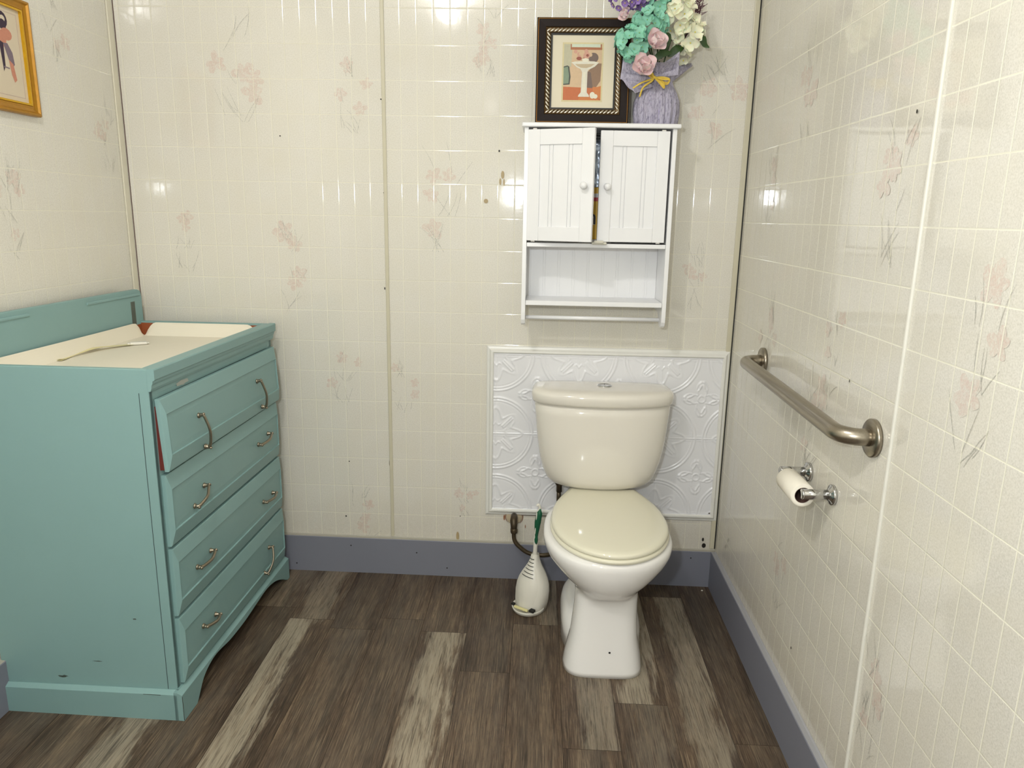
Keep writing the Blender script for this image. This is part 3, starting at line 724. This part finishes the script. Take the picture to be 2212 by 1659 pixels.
def door(hx, sgn, ang):
    """hx hinge x, sgn +1: door extends to +x"""
    Wd, z0, z1, th = .224, 1.3165, 1.6690, .016
    loc = []
    def bb(mb, a, b, y0, y1, za, zb, r=.0015): mb.bbox((sgn*a if sgn > 0 else -b, y0, za), (sgn*b if sgn > 0 else -a, y1, zb), r)
    Mx = Matrix.Translation(Vector((hx, -.155, 0))-Vector((CX, 0, 1.03))) @ Matrix.Rotation(ang, 4, 'Z')
    m1 = MB(); st_, rt, rb = .041, .048, .046
    bb(m1, .001, st_, -th, 0, z0, z1); bb(m1, Wd-st_, Wd, -th, 0, z0, z1); bb(m1, st_, Wd-st_, -th+.0006, 0, z1-rt, z1); bb(m1, st_, Wd-st_, -th+.0006, 0, z0, z0+rb)
    m1.xf(Mx); d = m1.build('door', whitep, cb)
    m2 = MB(); pw = Wd-2*st_
    xs = [0, .22, .235, .305, .32, .68, .695, .765, .78, 1]; lv = [0, 1, 0, 1, 0, 1, 0, 1, 0]
    for (a, b), k in zip(zip(xs, xs[1:]), [0, 1, 0, 1, 0, 1, 0, 1, 0]):
        y = -.007 if k else -.0095
        bb(m2, st_+a*pw, st_+b*pw, y, -.002, z0+rb-.001, z1-rt+.001, .0004)
    m2.xf(Mx); m2.build('beadboard_panel', whitep, d)
    m3 = MB(); m3.smooth = True
    m3.lathe([(.0065, 0), (.006, .006), (.0095, .011), (.0118, .017), (.0115, .022), (.008, .027), (.0008, .029)], (sgn*(Wd-.026), -th, 1.493), (0, -1, 0), 24); m3.xf(Mx); m3.build('knob', whitep, d)
    for z in (z0-.004, z1-.003):
        m4 = MB(); bb(m4, .014, .028, -.010, -.002, z, z+.008, .001)
        m4.xf(Mx); m4.build('hinge_pin', chrome, d)
door(-.0465, 1, math.radians(-20)); door(.4065, -1, math.radians(.8))
mb = MB(); B(mb, (.165, -.195, 1.308), (.215, -.165, 1.316), .003); B(mb, (.172, -.2, 1.312), (.205, -.186, 1.321), .003); mb.build('child_latch', plain('clear_latch', srgb(214, 210, 196), .2), cb)
mb = MB(); B(mb, (.170, -.150, 1.655), (.192, -.12, 1.662), .001); B(mb, (.170, -.150, 1.645), (.192, -.12, 1.650), .001); mb.build('magnet_catch', darkm, cb)
# what stands inside, seen through the gap
yb = thing('cleaner_box', 'yellow cleaner box with red band seen through the cabinet door gap', 'box', (.18, -.085, 1.3105))
mb = MB(); mb.bbox((-.055, -.03, 0), (.055, .03, .012), .002); mb.m = 1; mb.bbox((-.055, -.03, .0122), (.055, .03, .183), .002)
mb.m = 0; mb.box((-.0553, -.0303, .150), (.0553, .0303, .163)); mb.m = 2; mb.box((-.0554, -.0304, .138), (.0554, .0304, .150))
mb.build('carton', [plain('white_print', srgb(220, 220, 222), .4), plain('yellow_print', srgb(232, 184, 16), .4), plain('red_print', srgb(196, 24, 40), .4)], yb)
def letter(ch, size, loc, mat, parent, name='letter', ext=.0003):
    cu = bpy.data.curves.new('txt', 'FONT'); cu.body = ch; cu.size = size; cu.extrude = ext
    o = bpy.data.objects.new('txt', cu); C.objects.link(o); dg = bpy.context.evaluated_depsgraph_get()
    me = bpy.data.meshes.new_from_object(o.evaluated_get(dg)); bpy.data.objects.remove(o)
    for v in me.vertices: v.co = Vector((v.co.x+loc[0], loc[1]-v.co.z, v.co.y+loc[2]))
    me.materials.clear(); me.materials.append(mat); q = bpy.data.objects.new(name, me); C.objects.link(q); q.parent = parent; return q
letter('n', .075, (-.0345, -.0312, .060), plain('letter_white', srgb(240, 236, 220), .5), yb)
letter('n', .075, (-.0325, -.0320, .062), plain('letter_navy', srgb(24, 30, 46), .5), yb)
pk = MB(); pk.smooth = True
def crinkle(u, v):
    a = 2*PI*u; z = v*.152; r = 1+.06*noise.noise(Vector((cos(a)*6, sin(a)*6, v*14)))
    e = 1-.5*max(0, (v-.9)/.1)**2
    return (.05*cos(a)*r*e, .026*sin(a)*r*e, z)
pk.grid(crinkle, 64, 40); pk.poly([crinkle(k/32, 1) for k in range(32)])
o = pk.build('plastic_bag_bundle', NT('silvery_plastic').set(srgb(158, 170, 186), .22, .35)); o.location = (.185, -.085, 1.494)
tag(o, 'crinkled silvery plastic bundle on top of the yellow box inside the cabinet', 'plastic bundle')

# ------------------------------------------------------------------ framed picture standing on the cabinet
FW, FH = .302, .325
fp = thing('framed_sink_print', 'dark wood framed print of a pedestal sink on top of the white cabinet', 'picture', (.1195, -.128, 1.6905), (math.radians(-4), 0, 0))
darkwood = plain('dark_wood_frame', srgb(27, 15, 11), .5, var=.12, scale=20, Specular_IOR_Level=.2)
goldm = plain('antique_gold', srgb(204, 172, 96), .3, .8, var=.15, scale=300)
silv = plain('silver_gilt', srgb(236, 228, 210), .25, .9, var=.2, scale=260)
def fr(mb, a, b, w0, w1, y0, y1, prof=None):
    """rectangular frame band between inset w0 and w1 of an a x b rectangle standing on z=0, centred on x"""
    def R(w_, y): return [(-a/2+w_, y, w_), (a/2-w_, y, w_), (a/2-w_, y, b-w_), (-a/2+w_, y, b-w_)]
    pr = prof or [(w0, y0), (w0, y1), (w1, y1), (w1, y0)]
    rings = [R(w_, y) for w_, y in pr]; rings.append(rings[0]); mb.loft(rings, False, False)
mb = MB(); fr(mb, FW, FH, 0, 0, 0, 0, [(.0, .0), (.0, -.013), (.002, -.016), (.006, -.0175), (.028, -.0165), (.030, -.012), (.030, .0)]); mb.box((-FW/2+.01, -.003, .01), (FW/2-.01, -.0005, FH-.01)); mb.build('outer_frame', darkwood, fp)
mb = MB(); fr(mb, FW, FH, .004, .0055, -.0172, -.0186); mb.build('gold_edge_line', plain('bronze_line', srgb(140, 96, 36), .35, .7), fp)
mb = MB(); fr(mb, FW, FH, 0, 0, 0, 0, [(.029, -.004), (.029, -.015), (.031, -.0165), (.034, -.014), (.041, -.012), (.043, -.0145), (.0455, -.0125), (.0455, -.004)]); orn = mb.build('gilt_band', [plain('dark_gilt', srgb(96, 74, 44), .35, .6)], fp)
mb = MB(); mb.smooth = True
def bead(p, d, L=.019):
    d = Vector(d); s_ = Vector((-d.z, 0, d.x)); dd = (d*.8+s_*.6).normalized()
    mb.tube([Vector(p)-dd*L*.6, Vector(p)-dd*L*.3, Vector(p), Vector(p)+dd*L*.3, Vector(p)+dd*L*.6], [(.0006, .0006), (.0030, .0024), (.0040, .003), (.0030, .0024), (.0006, .0006)], 8)
iw = .0375
nx = 19; nz = 21
for k in range(nx):
    x = lerp(-FW/2+iw, FW/2-iw, k/(nx-1)); bead((x, -.0138, iw), (1, 0, 0)); bead((x, -.0138, FH-iw), (1, 0, 0))
for k in range(1, nz-1):
    z = lerp(iw, FH-iw, k/(nz-1)); bead((-FW/2+iw, -.0138, z), (0, 0, 1)); bead((FW/2-iw, -.0138, z), (0, 0, 1))
mb.build('rope_ornament', silv, orn)
mb = MB(); fr(mb, FW, FH, .0455, .051, -.004, -.0085); mb.build('black_sight_edge', plain('black_liner', srgb(12, 11, 11), .4), fp)
mb = MB(); mb.box((-FW/2+.05, -.0052, .05), (FW/2-.05, -.0035, FH-.05)); mb.build('mat_board', plain('cream_mat', srgb(220, 212, 190), .8, var=.02), fp)
# the print: flat shapes, each 0.1 mm proud of the last
PW, PH = .122, .172; px0, pz0 = -.0625, .075
pal = dict(wall=(212, 184, 150), wall2=(190, 186, 160), floor=(196, 112, 70), floor2=(206, 128, 74), sink=(224, 220, 204), sinks=(196, 178, 148), shade=(146, 118, 96), shade2=(118, 100, 92), towel=(132, 150, 128), tdark=(76, 82, 76), shelf=(172, 112, 78), glass=(206, 216, 196), pink=(208, 160, 140), red=(150, 84, 70), white=(232, 228, 208), line=(216, 204, 160))
pm = [plain('print_'+k, srgb(*v), .6, var=.08, scale=120) for k, v in pal.items()]; pi = {k: i for i, k in enumerate(pal)}
mb = MB(); lay = [0]
def P2(col, pts):
    lay[0] += 1; mb.m = pi[col]; mb.poly([(px0+x*PW, -.0054-.00003*lay[0], pz0+z*PH) for x, z in pts])
def ell(cx, cz, a, b, n=24, t0=0, t1=2*PI): return [(cx+a*cos(lerp(t0, t1, i/n)), cz+b*sin(lerp(t0, t1, i/n))) for i in range(n)]
P2('line', [(-.04, -.03), (1.04, -.03), (1.04, 1.03), (-.04, 1.03)])
P2('wall', [(0, 0), (1, 0), (1, 1), (0, 1)]); P2('wall2', [(0, .55), (.2, .6), (.22, 1), (0, 1)]); P2('shade', [(.62, .23), (.84, .2), (.98, .35), (1, .66), (.8, .66), (.66, .52)])
P2('shade2', [(.63, .24), (.72, .12), (.78, .25), (.72, .5), (.64, .52)]); P2('floor', [(0, 0), (1, 0), (1, .15), (.8, .22), (0, .24)]); P2('floor2', [(.4, 0), (.95, 0), (.9, .06), (.45, .07)]); P2('floor2', [(.8, .1), (1, .02), (1, .26), (.9, .24), (.78, .24)])
P2('shelf', [(.17, .90), (1, .90), (1, .94), (.17, .95)]); P2('glass', [(.2, .945), (.95, .945), (.95, 1), (.2, 1)]); P2('shelf', [(.17, .9), (.2, .9), (.2, 1), (.17, 1)]); P2('shelf', [(.96, .9), (.99, .9), (.99, 1), (.96, 1)])
P2('shade2', ell(.78, .76, .13, .09))
P2('tdark', [(0, .27), (.17, .28), (.19, .42), (.15, .6), (.10, .62), (0, .6)]); P2('towel', [(0, .29), (.14, .30), (.15, .44), (.11, .6), (0, .58)])
r4 = random.Random(3)
for k in range(16):
    P2(('pink', 'wall', 'red', 'pink')[k % 4], ell(.3+.4*r4.random(), .74+.15*r4.random(), .05, .035, 9))
P2('red', ell(.40, .745, .07, .03)); P2('pink', ell(.6, .80, .09, .06)); P2('red', ell(.62, .80, .035, .025)); P2('white', ell(.57, .72, .09, .03))
P2('sink', [(.20, .675), (.30, .69), (.55, .70), (.80, .695), (.93, .675), (.90, .655), (.82, .60), (.68, .55), (.48, .545), (.34, .59), (.24, .65)])
P2('sinks', [(.30, .645), (.82, .65), (.72, .60), (.6, .575), (.46, .58), (.36, .61)]); P2('white', [(.2, .675), (.3, .685), (.55, .695), (.8, .69), (.93, .675), (.8, .68), (.55, .685), (.3, .675)])
P2('sink', [(.45, .55), (.66, .55), (.63, .50), (.63, .14), (.69, .09), (.70, .06), (.40, .06), (.41, .09), (.47, .14), (.49, .5)]); P2('white', [(.52, .5), (.58, .5), (.59, .14), (.5, .14)])
P2('white', ell(.78, .09, .07, .06)); P2('white', ell(.86, .07, .06, .04))
mb.build('art_print', pm, fp)

# ------------------------------------------------------------------ gold frame on the left wall
GW, GH = .27, .309
gp_ = thing('gold_picture_frame', 'gold framed print in a pale mat high on the left wall', 'picture', (XL+.001, -.455-GW/2, 1.652), (0, 0, PI/2))
gold2 = plain('gold_leaf_frame', srgb(186, 132, 28), .35, .35, var=.12, scale=90); gold3 = plain('bright_gold_lip', srgb(226, 178, 40), .25, .5, var=.1, scale=90)
mb = MB(); fr(mb, GW, GH, 0, 0, 0, 0, [(0, 0), (0, -.014), (.003, -.019), (.008, -.020), (.012, -.015), (.020, -.012), (.026, -.013), (.029, -.010), (.029, 0)]); mb.box((-GW/2+.01, -.003, .01), (GW/2-.01, 0, GH-.01)); mb.build('frame', gold2, gp_)
mb = MB(); fr(mb, GW, GH, .028, .033, -.003, -.0135); mb.build('inner_lip', gold3, gp_)
mb = MB(); mb.box((-GW/2+.032, -.0055, .032), (GW/2-.032, -.0038, GH-.032)); mb.build('mat_board', plain('pale_pink_mat', srgb(214, 200, 176), .8), gp_)
mb = MB(); mats = [plain('print2_'+str(i), srgb(*c), .7, var=.1, scale=150) for i, c in enumerate([(222, 208, 186), (58, 42, 62), (206, 140, 116), (128, 112, 124), (196, 172, 160)])]
def Q(m_, pts, k): mb.m = m_; mb.poly([(x, -.0057-.00004*k, z) for x, z in pts])
fr(mb, GW-.09, GH-.09, 0, .0012, -.0055, -.0059); mb.v = [v+Vector((0, 0, .045)) for v in mb.v]; mb.mi = [4]*len(mb.f)
sx = .030
Q(1, ell(sx, .240, .022, .022, 14), 1); Q(0, ell(sx+.004, .243, .010, .009, 10), 2); Q(1, ell(sx+.001, .228, .015, .014, 12), 3); Q(2, ell(sx+.012, .205, .022, .016, 14), 4); Q(2, ell(sx-.01, .19, .02, .022, 14), 5)
Q(3, [(sx-.005, .18), (sx+.012, .182), (sx+.028, .16), (sx+.032, .13), (sx+.022, .12), (sx+.01, .14)], 6); Q(2, [(sx+.01, .14), (sx+.026, .13), (sx+.034, .09), (sx+.024, .082), (sx+.016, .1)], 7)
Q(1, [(sx-.02, .185), (sx-.004, .18), (sx-.006, .12), (sx-.014, .105)], 8); Q(3, [(sx-.012, .12), (sx+.01, .118), (sx+.009, .115), (sx-.012, .116)], 9)
mb.build('art_print', mats, gp_)

# ------------------------------------------------------------------ grab bar and paper holder on the right wall
gb = thing('grab_bar', 'brushed steel grab bar with two round flanges on the right wall', 'grab bar', (XR, -.775, .966))
O = Vector((XR, -.775, .966))
ya, ybn, xb, rb = -.385, -1.165, XR-.066, .045
pts = [Vector((XR-.004, ya, .968))]
for k in range(9):
    a = PI/2*k/8; pts.append(Vector((xb+rb-rb*sin(a), ya-rb+rb*cos(a), .967)))
for k in range(9):
    a = PI/2*k/8; pts.append(Vector((xb+rb-rb*cos(a), ybn+rb-rb*sin(a), .957+.0*k)))
pts.append(Vector((XR-.004, ybn, .956)))
mb = MB(); mb.smooth = True; mb.tube([p-O for p in pts], .0185, 24); mb.build('bar', steelm, gb)
for y, z in ((ya, .968), (ybn, .956)):
    mb = MB(); mb.smooth = True; mb.lathe([(.0405, .0), (.0408, .008), (.038, .0105), (.022, .0115), (.019, .012)], Vector((XR-.0005, y, z))-O, (-1, 0, 0), 40); mb.build('flange', steelm, gb)
th = thing('toilet_paper_holder', 'chrome two-post toilet paper holder on the right wall under the grab bar', 'paper holder', (XR, -.925, .77))
O = Vector((XR, -.925, .77))
for y, z in ((-.845, .767), (-1.003, .766)):
    mb = MB(); mb.smooth = True
    mb.lathe([(.0245, 0), (.0248, .006), (.022, .008), (.0165, .010), (.0130, .014)], Vector((XR-.0005, y, z))-O, (-1, 0, 0), 32)
    mb.tube([Vector((XR-.010, y, z))-O, Vector((XR-.072, y, z))-O], .0122, 20)
    mb.lathe([(.0115, 0), (.0122, .001), (.0122, .0035), (.010, .005)], Vector((XR-.071, y, z))-O, (-1, 0, 0), 20)
    mb.build('post', chrome, th)
mb = MB(); mb.smooth = True; mb.tube([Vector((XR-.064, -.850, .767))-O, Vector((XR-.064, -.998, .766))-O], .0065, 16); mb.build('spindle', chrome, th)
rl = thing('toilet_paper_roll', 'nearly empty white toilet paper roll hanging on the chrome holder', 'toilet paper', (XR-.064, -.928, .7555))
mb = MB(); mb.smooth = True
def annulus(mb, r0, r1, y0, y1, n=40, hole=True):
    ring = lambda r, y: [(r*cos(2*PI*k/n), y, r*sin(2*PI*k/n)) for k in range(n)]
    mb.loft([ring(r0, y0), ring(r0, y0), ring(r1-.001, y0), ring(r1, y0+.001), ring(r1, y1-.001), ring(r1-.001, y1), ring(r0, y1), ring(r0, y1), ring(r0, y0)], False, False)
annulus(mb, .0196, .0290, -.057, .055); mb.build('paper', paper, rl)
mb = MB(); mb.smooth = True; annulus(mb, .0182, .0196, -.0565, .0545); mb.build('cardboard_core', card, rl)

# ------------------------------------------------------------------ flower arrangement in a wrapped pot
fl = thing('flower_arrangement', 'artificial spring flowers in a lilac net-wrapped pot on top of the white cabinet', 'flower arrangement', (.365, -.098, 1.6905))
O = Vector((.365, -.098, 1.6905))
potm = plain('lavender_paper', srgb(150, 134, 196), .6, var=.08)
def tulle():
    t = NT('silver_net'); co = t.coord(); X = t.sep(co)
    a = t.noise(t.comb(t.math('MULTIPLY', X[0], 160), t.math('MULTIPLY', X[1], 160), t.math('MULTIPLY', X[2], 40)), 1, 5, .75, 1.2)
    base = t.mix(a, srgb(132, 126, 158), srgb(208, 204, 216))
    al = t.math('ADD', t.math('MULTIPLY', t.math('SUBTRACT', a, .34, clamp=True), 3.4), .42, clamp=True)
    return t.set(base, .6, 0, t.bump(a, .5, .002), Alpha=al)
tullem = tulle()
mb = MB(); mb.smooth = True
mb.loft([[(r_*cos(2*PI*k/48), r_*sin(2*PI*k/48), z) for k in range(48)] for z, r_ in ((0, .056), (.01, .059), (.04, .0655), (.075, .0645), (.1, .055), (.125, .041), (.138, .036), (.16, .045), (.175, .050))])
pot = mb.build('pot', potm, fl)
mb = MB(); mb.smooth = True
def wrapf(u, v):
    a = 2*PI*u; z = .19*v
    r_ = interp([(0, .066), (.04, .073), (.075, .072), (.1, .063), (.125, .049), (.14, .044), (.165, .062), (.19, .078)], z)
    r_ += .0035*sin(a*17+v*3)*(.5+abs(v-.6))+.002*sin(a*41)
    if v > .72: r_ += (v-.72)*.08*sin(a*4+1)+(v-.72)*.04
    return (r_*cos(a), r_*sin(a)*.95, z+(.012*sin(a*5) if v > .9 else 0)*(v-.9)*10)
mb.grid(wrapf, 144, 30)
# the wing of net spreading to the left in front of the frame, and a paper collar on the right
wing = lambda p: (lambda u, v: tuple(lerp(lerp(Vector(p[0]), Vector(p[1]), u), lerp(Vector(p[3]), Vector(p[2]), u), v)+Vector((0, -.006*sin(PI*u)*sin(3*PI*v), .003*sin(9*v)))))
mb.grid(wing([(-.03, -.05, .125), (-.128, -.062, .135), (-.122, -.058, .192), (-.02, -.055, .185)]), 12, 16)
mb.grid(wing([(-.03, -.052, .122), (-.128, -.06, .137), (-.078, -.06, .092), (-.02, -.05, .115)]), 10, 8)
mb.grid(wing([(-.02, -.056, .14), (.055, -.06, .15), (.055, -.06, .218), (-.012, -.058, .17)]), 10, 14)
mb.build('net_wrap', tullem, fl, recalc=False)
bowm = plain('yellow_raffia', srgb(232, 200, 82), .6, var=.08, scale=200)
mb = MB(); mb.smooth = True
def strand(pts, r_=.0026): mb.tube(bez(pts, 6), [(r_, r_*.5)]*(6*(len(pts)-1)+1), 8)
kn = (-.022, -.070, .140)
for q in range(3):
    o_ = q*.0035
    strand([kn, (-.03, -.075, .146+o_), (-.046, -.078, .150+o_), (-.03, -.07, .138+o_), kn])
    strand([kn, (.004, -.078, .140-o_), (.026, -.078, .134-o_*.5), (.016, -.07, .126-o_), kn])
    strand([kn, (-.004, -.076, .128-o_), (.010, -.078, .114-o_), (.006, -.07, .128), kn])
strand([kn, (-.03, -.076, .134), (-.062, -.080, .122), (-.088, -.078, .106)], .0034)
strand([kn, (-.03, -.076, .128), (-.056, -.080, .108), (-.066, -.080, .080)], .0034)
mb.lathe([(.0005, -.006), (.005, -.003), (.0055, .003), (.0005, .007)], kn, (1, 0, .2), 12)
mb.build('bow', bowm, fl)
def petal_fn(c, d, nrm, L, W_, cup):
    c, d, nrm = Vector(c), Vector(d).normalized(), Vector(nrm).normalized(); sd = d.cross(nrm).normalized()
    def fn(u, v):
        wd = W_*(.22+.78*sin(PI*.72*v)**.8)*(u-.5)
        return tuple(c+d*(L*v*(1-.26*v*(2*u-1)**2))+sd*wd+nrm*(cup*L*(v*v)+.35*cup*W_*(2*u-1)**2*v))
    return fn
def floret(mb, c, nrm, R, np_, r, cup=.25):
    nrm = Vector(nrm).normalized(); t_ = nrm.orthogonal().normalized(); b_ = nrm.cross(t_); a0 = r.uniform(0, 6)
    for k in range(np_):
        a = a0+2*PI*k/np_; mb.grid(petal_fn(c, t_*cos(a)+b_*sin(a), nrm, R*r.uniform(.85, 1.1), R*1.05, cup*r.uniform(.3, 1.6)), 4, 5)
def bloom(name, label, mats, cen, rad, nfl, R, seed, np_=4, centre=True, squash=(1, .8, 1)):
    mb = MB(); mb.smooth = True; r = random.Random(seed); cen = Vector(cen)
    for k in range(nfl):
        ph = k*2.39996; z = 1-1.5*(k+.5)/nfl; q = math.sqrt(max(0, 1-z*z)); dirv = Vector((q*cos(ph), -z, q*sin(ph)))
        p = cen+Vector((dirv.x*rad*squash[0], dirv.y*rad*squash[1], dirv.z*rad*squash[2]))*r.uniform(.85, 1.08)
        mb.m = 0; floret(mb, p, dirv+Vector((r.uniform(-.3, .3),)*3), R, np_, r)
        if centre: mb.m = 1; mb.lathe([(.0004, 0), (.0022, .001), (.0022, .0025), (.0004, .004)], p, dirv, 6)
    o = mb.build(name, mats, fl, recalc=False)
    if label: o['label'] = label
    return o
mint = plain('mint_petals', srgb(160, 222, 196), .7, var=.1, scale=60, Subsurface_Weight=.3, Subsurface_Scale=.006); mintc = plain('mint_centre', srgb(150, 200, 130), .7)
cream = plain('cream_petals', srgb(246, 243, 216), .7, var=.05, scale=60, Subsurface_Weight=.3, Subsurface_Scale=.006); yel = plain('yellow_centre', srgb(226, 210, 80), .7)
lil = plain('purple_petals', srgb(160, 128, 200), .7, var=.15, scale=80); lil_c = plain('pale_yellow_centre', srgb(210, 190, 120), .7)
pinkp = plain('pink_petals', srgb(255, 226, 226), .65, var=.08, scale=50, Subsurface_Weight=.4, Subsurface_Scale=.01); leafm = plain('leaf_green', srgb(58, 88, 40), .5, var=.15, scale=60)
bloom('hydrangea_bloom', 'mint green hydrangea bloom', [mint, mintc], (-.098, -.088, .238), .046, 26, .023, 1)
bloom('hydrangea_bloom', 'mint green hydrangea bloom', [mint, mintc], (-.045, -.065, .290), .048, 30, .023, 2)
bloom('hydrangea_bloom', 'mint green hydrangea bloom', [mint, mintc], (-.02, -.045, .370), .048, 26, .024, 3)
bloom('hydrangea_bloom', 'cream hydrangea bloom', [cream, yel], (.045, -.050, .322), .047, 16, .031, 4)
bloom('hydrangea_bloom', 'cream hydrangea bloom', [cream, yel], (.082, -.045, .272), .04, 13, .028, 5)
bloom('hydrangea_bloom', 'cream hydrangea bloom', [cream, yel], (.070, -.02, .225), .03, 8, .019, 6)
bloom('lilac_bloom', 'purple daisy-like bloom', [lil, lil_c], (-.130, -.082, .365), .036, 20, .012, 7, 7)
bloom('lilac_bloom', 'purple daisy-like bloom', [lil, lil_c], (-.090, -.07, .375), .038, 26, .012, 8, 7)
bloom('lilac_bloom', 'purple daisy-like bloom', [lil, lil_c], (-.055, -.05, .355), .026, 18, .011, 12, 7)
def magnolia(c, tilt, seed, R=.034, op=1.0):
    mb = MB(); mb.smooth = True; r = random.Random(seed); c = Vector(c); ax = Vector(tilt).normalized(); t_ = ax.orthogonal().normalized(); b_ = ax.cross(t_)
    for ring_, (n_, lean, L) in enumerate(((3, .25, .8), (4, .7*op, 1.0), (4, 1.25*op, 1.05))):
        for k in range(n_):
            a = 2*PI*k/n_+ring_*.6+r.uniform(-.15, .15); out = t_*cos(a)+b_*sin(a); d = (ax*cos(lean)+out*sin(lean)).normalized(); nr = (ax*sin(lean)-out*cos(lean))
            mb.grid(petal_fn(c, d, nr, R*L, R*.95, .35), 6, 8)
    return mb.build('magnolia_bloom', pinkp, fl, recalc=False)
magnolia((-.035, -.105, .228), (.3, -.8, .4), 1, .044); magnolia((-.062, -.098, .158), (.0, -.9, .35), 2, .047); magnolia((-.115, -.08, .315), (-.7, -.6, .2), 3, .028)
mb = MB(); mb.smooth = True; mb.lathe([(.002, 0), (.012, .008), (.016, .022), (.013, .04), (.004, .055)], (-.058, -.085, .355), (.1, -.1, 1), 16); mb.build('white_bud', plain('bud_white', srgb(230, 228, 216), .6), fl)
def leaf(name, pts, wd, m=leafm):
    mb = MB(); mb.smooth = True; p = bez(pts, 8); n = len(p); vs = []
    for i, q in enumerate(p):
        d = (p[min(i+1, n-1)]-p[max(0, i-1)]).normalized(); s_ = d.cross(Vector((0, -1, .2))).normalized(); w_ = wd*sin(PI*min(.995, (i+.3)/n))**.8
        vs += [q-s_*w_+Vector((0, .002, 0)), q, q+s_*w_+Vector((0, .002, 0))]
    mb.add(vs, [(3*i+a, 3*i+a+1, 3*i+a+4, 3*i+a+3) for i in range(n-1) for a in (0, 1)]); return mb.build(name, m, fl, recalc=False)
leaf('leaf', [(.09, -.04, .305), (.112, -.045, .285), (.125, -.05, .262), (.134, -.05, .242), (.148, -.055, .232)], .011)
leaf('leaf', [(.02, -.05, .205), (.045, -.055, .225), (.07, -.05, .235)], .014); leaf('leaf', [(.0, -.045, .20), (.01, -.05, .25), (.02, -.05, .28)], .016)
leaf('leaf', [(-.08, -.04, .20), (-.07, -.045, .235), (-.06, -.045, .25)], .012); leaf('leaf', [(.01, -.03, .30), (.012, -.03, .34), (.02, -.03, .37)], .012)
leaf('leaf', [(-.03, -.055, .19), (.0, -.06, .212), (.03, -.058, .215)], .012)
mb = MB(); mb.smooth = True; r5 = random.Random(9)
for k in range(60):
    b0 = Vector((.085+r5.uniform(0, .04), -.01, .335+r5.uniform(0, .06))); d = Vector((r5.uniform(-.3, 1), r5.uniform(-.5, .2), r5.uniform(.0, 1))).normalized()
    mb.tube([b0, b0+d*.012, b0+d*.022], [.0012, .001, .0003], 5)
for k in range(5):
    mb.tube([(.06, -.01, .24), (.09+.006*k, -.01, .33), (.09+.01*k, -.01, .39)], .0012, 5)
mb.build('heather_sprig', plain('mauve_sprig', srgb(124, 84, 96), .7, var=.2, scale=200), fl)
mb = MB(); mb.smooth = True
for (x, z) in ((-.1, .22), (-.05, .27), (-.02, .35), (.045, .30), (.08, .26), (-.13, .35), (-.03, .24), (.06, .21), (0, .2)):
    mb.tube(bez([(0, 0, .12), (x*.4, -.01, .12+(z-.12)*.5), (x, -.01, z)], 5), .0022, 6)
mb.build('stems', leafm, fl)
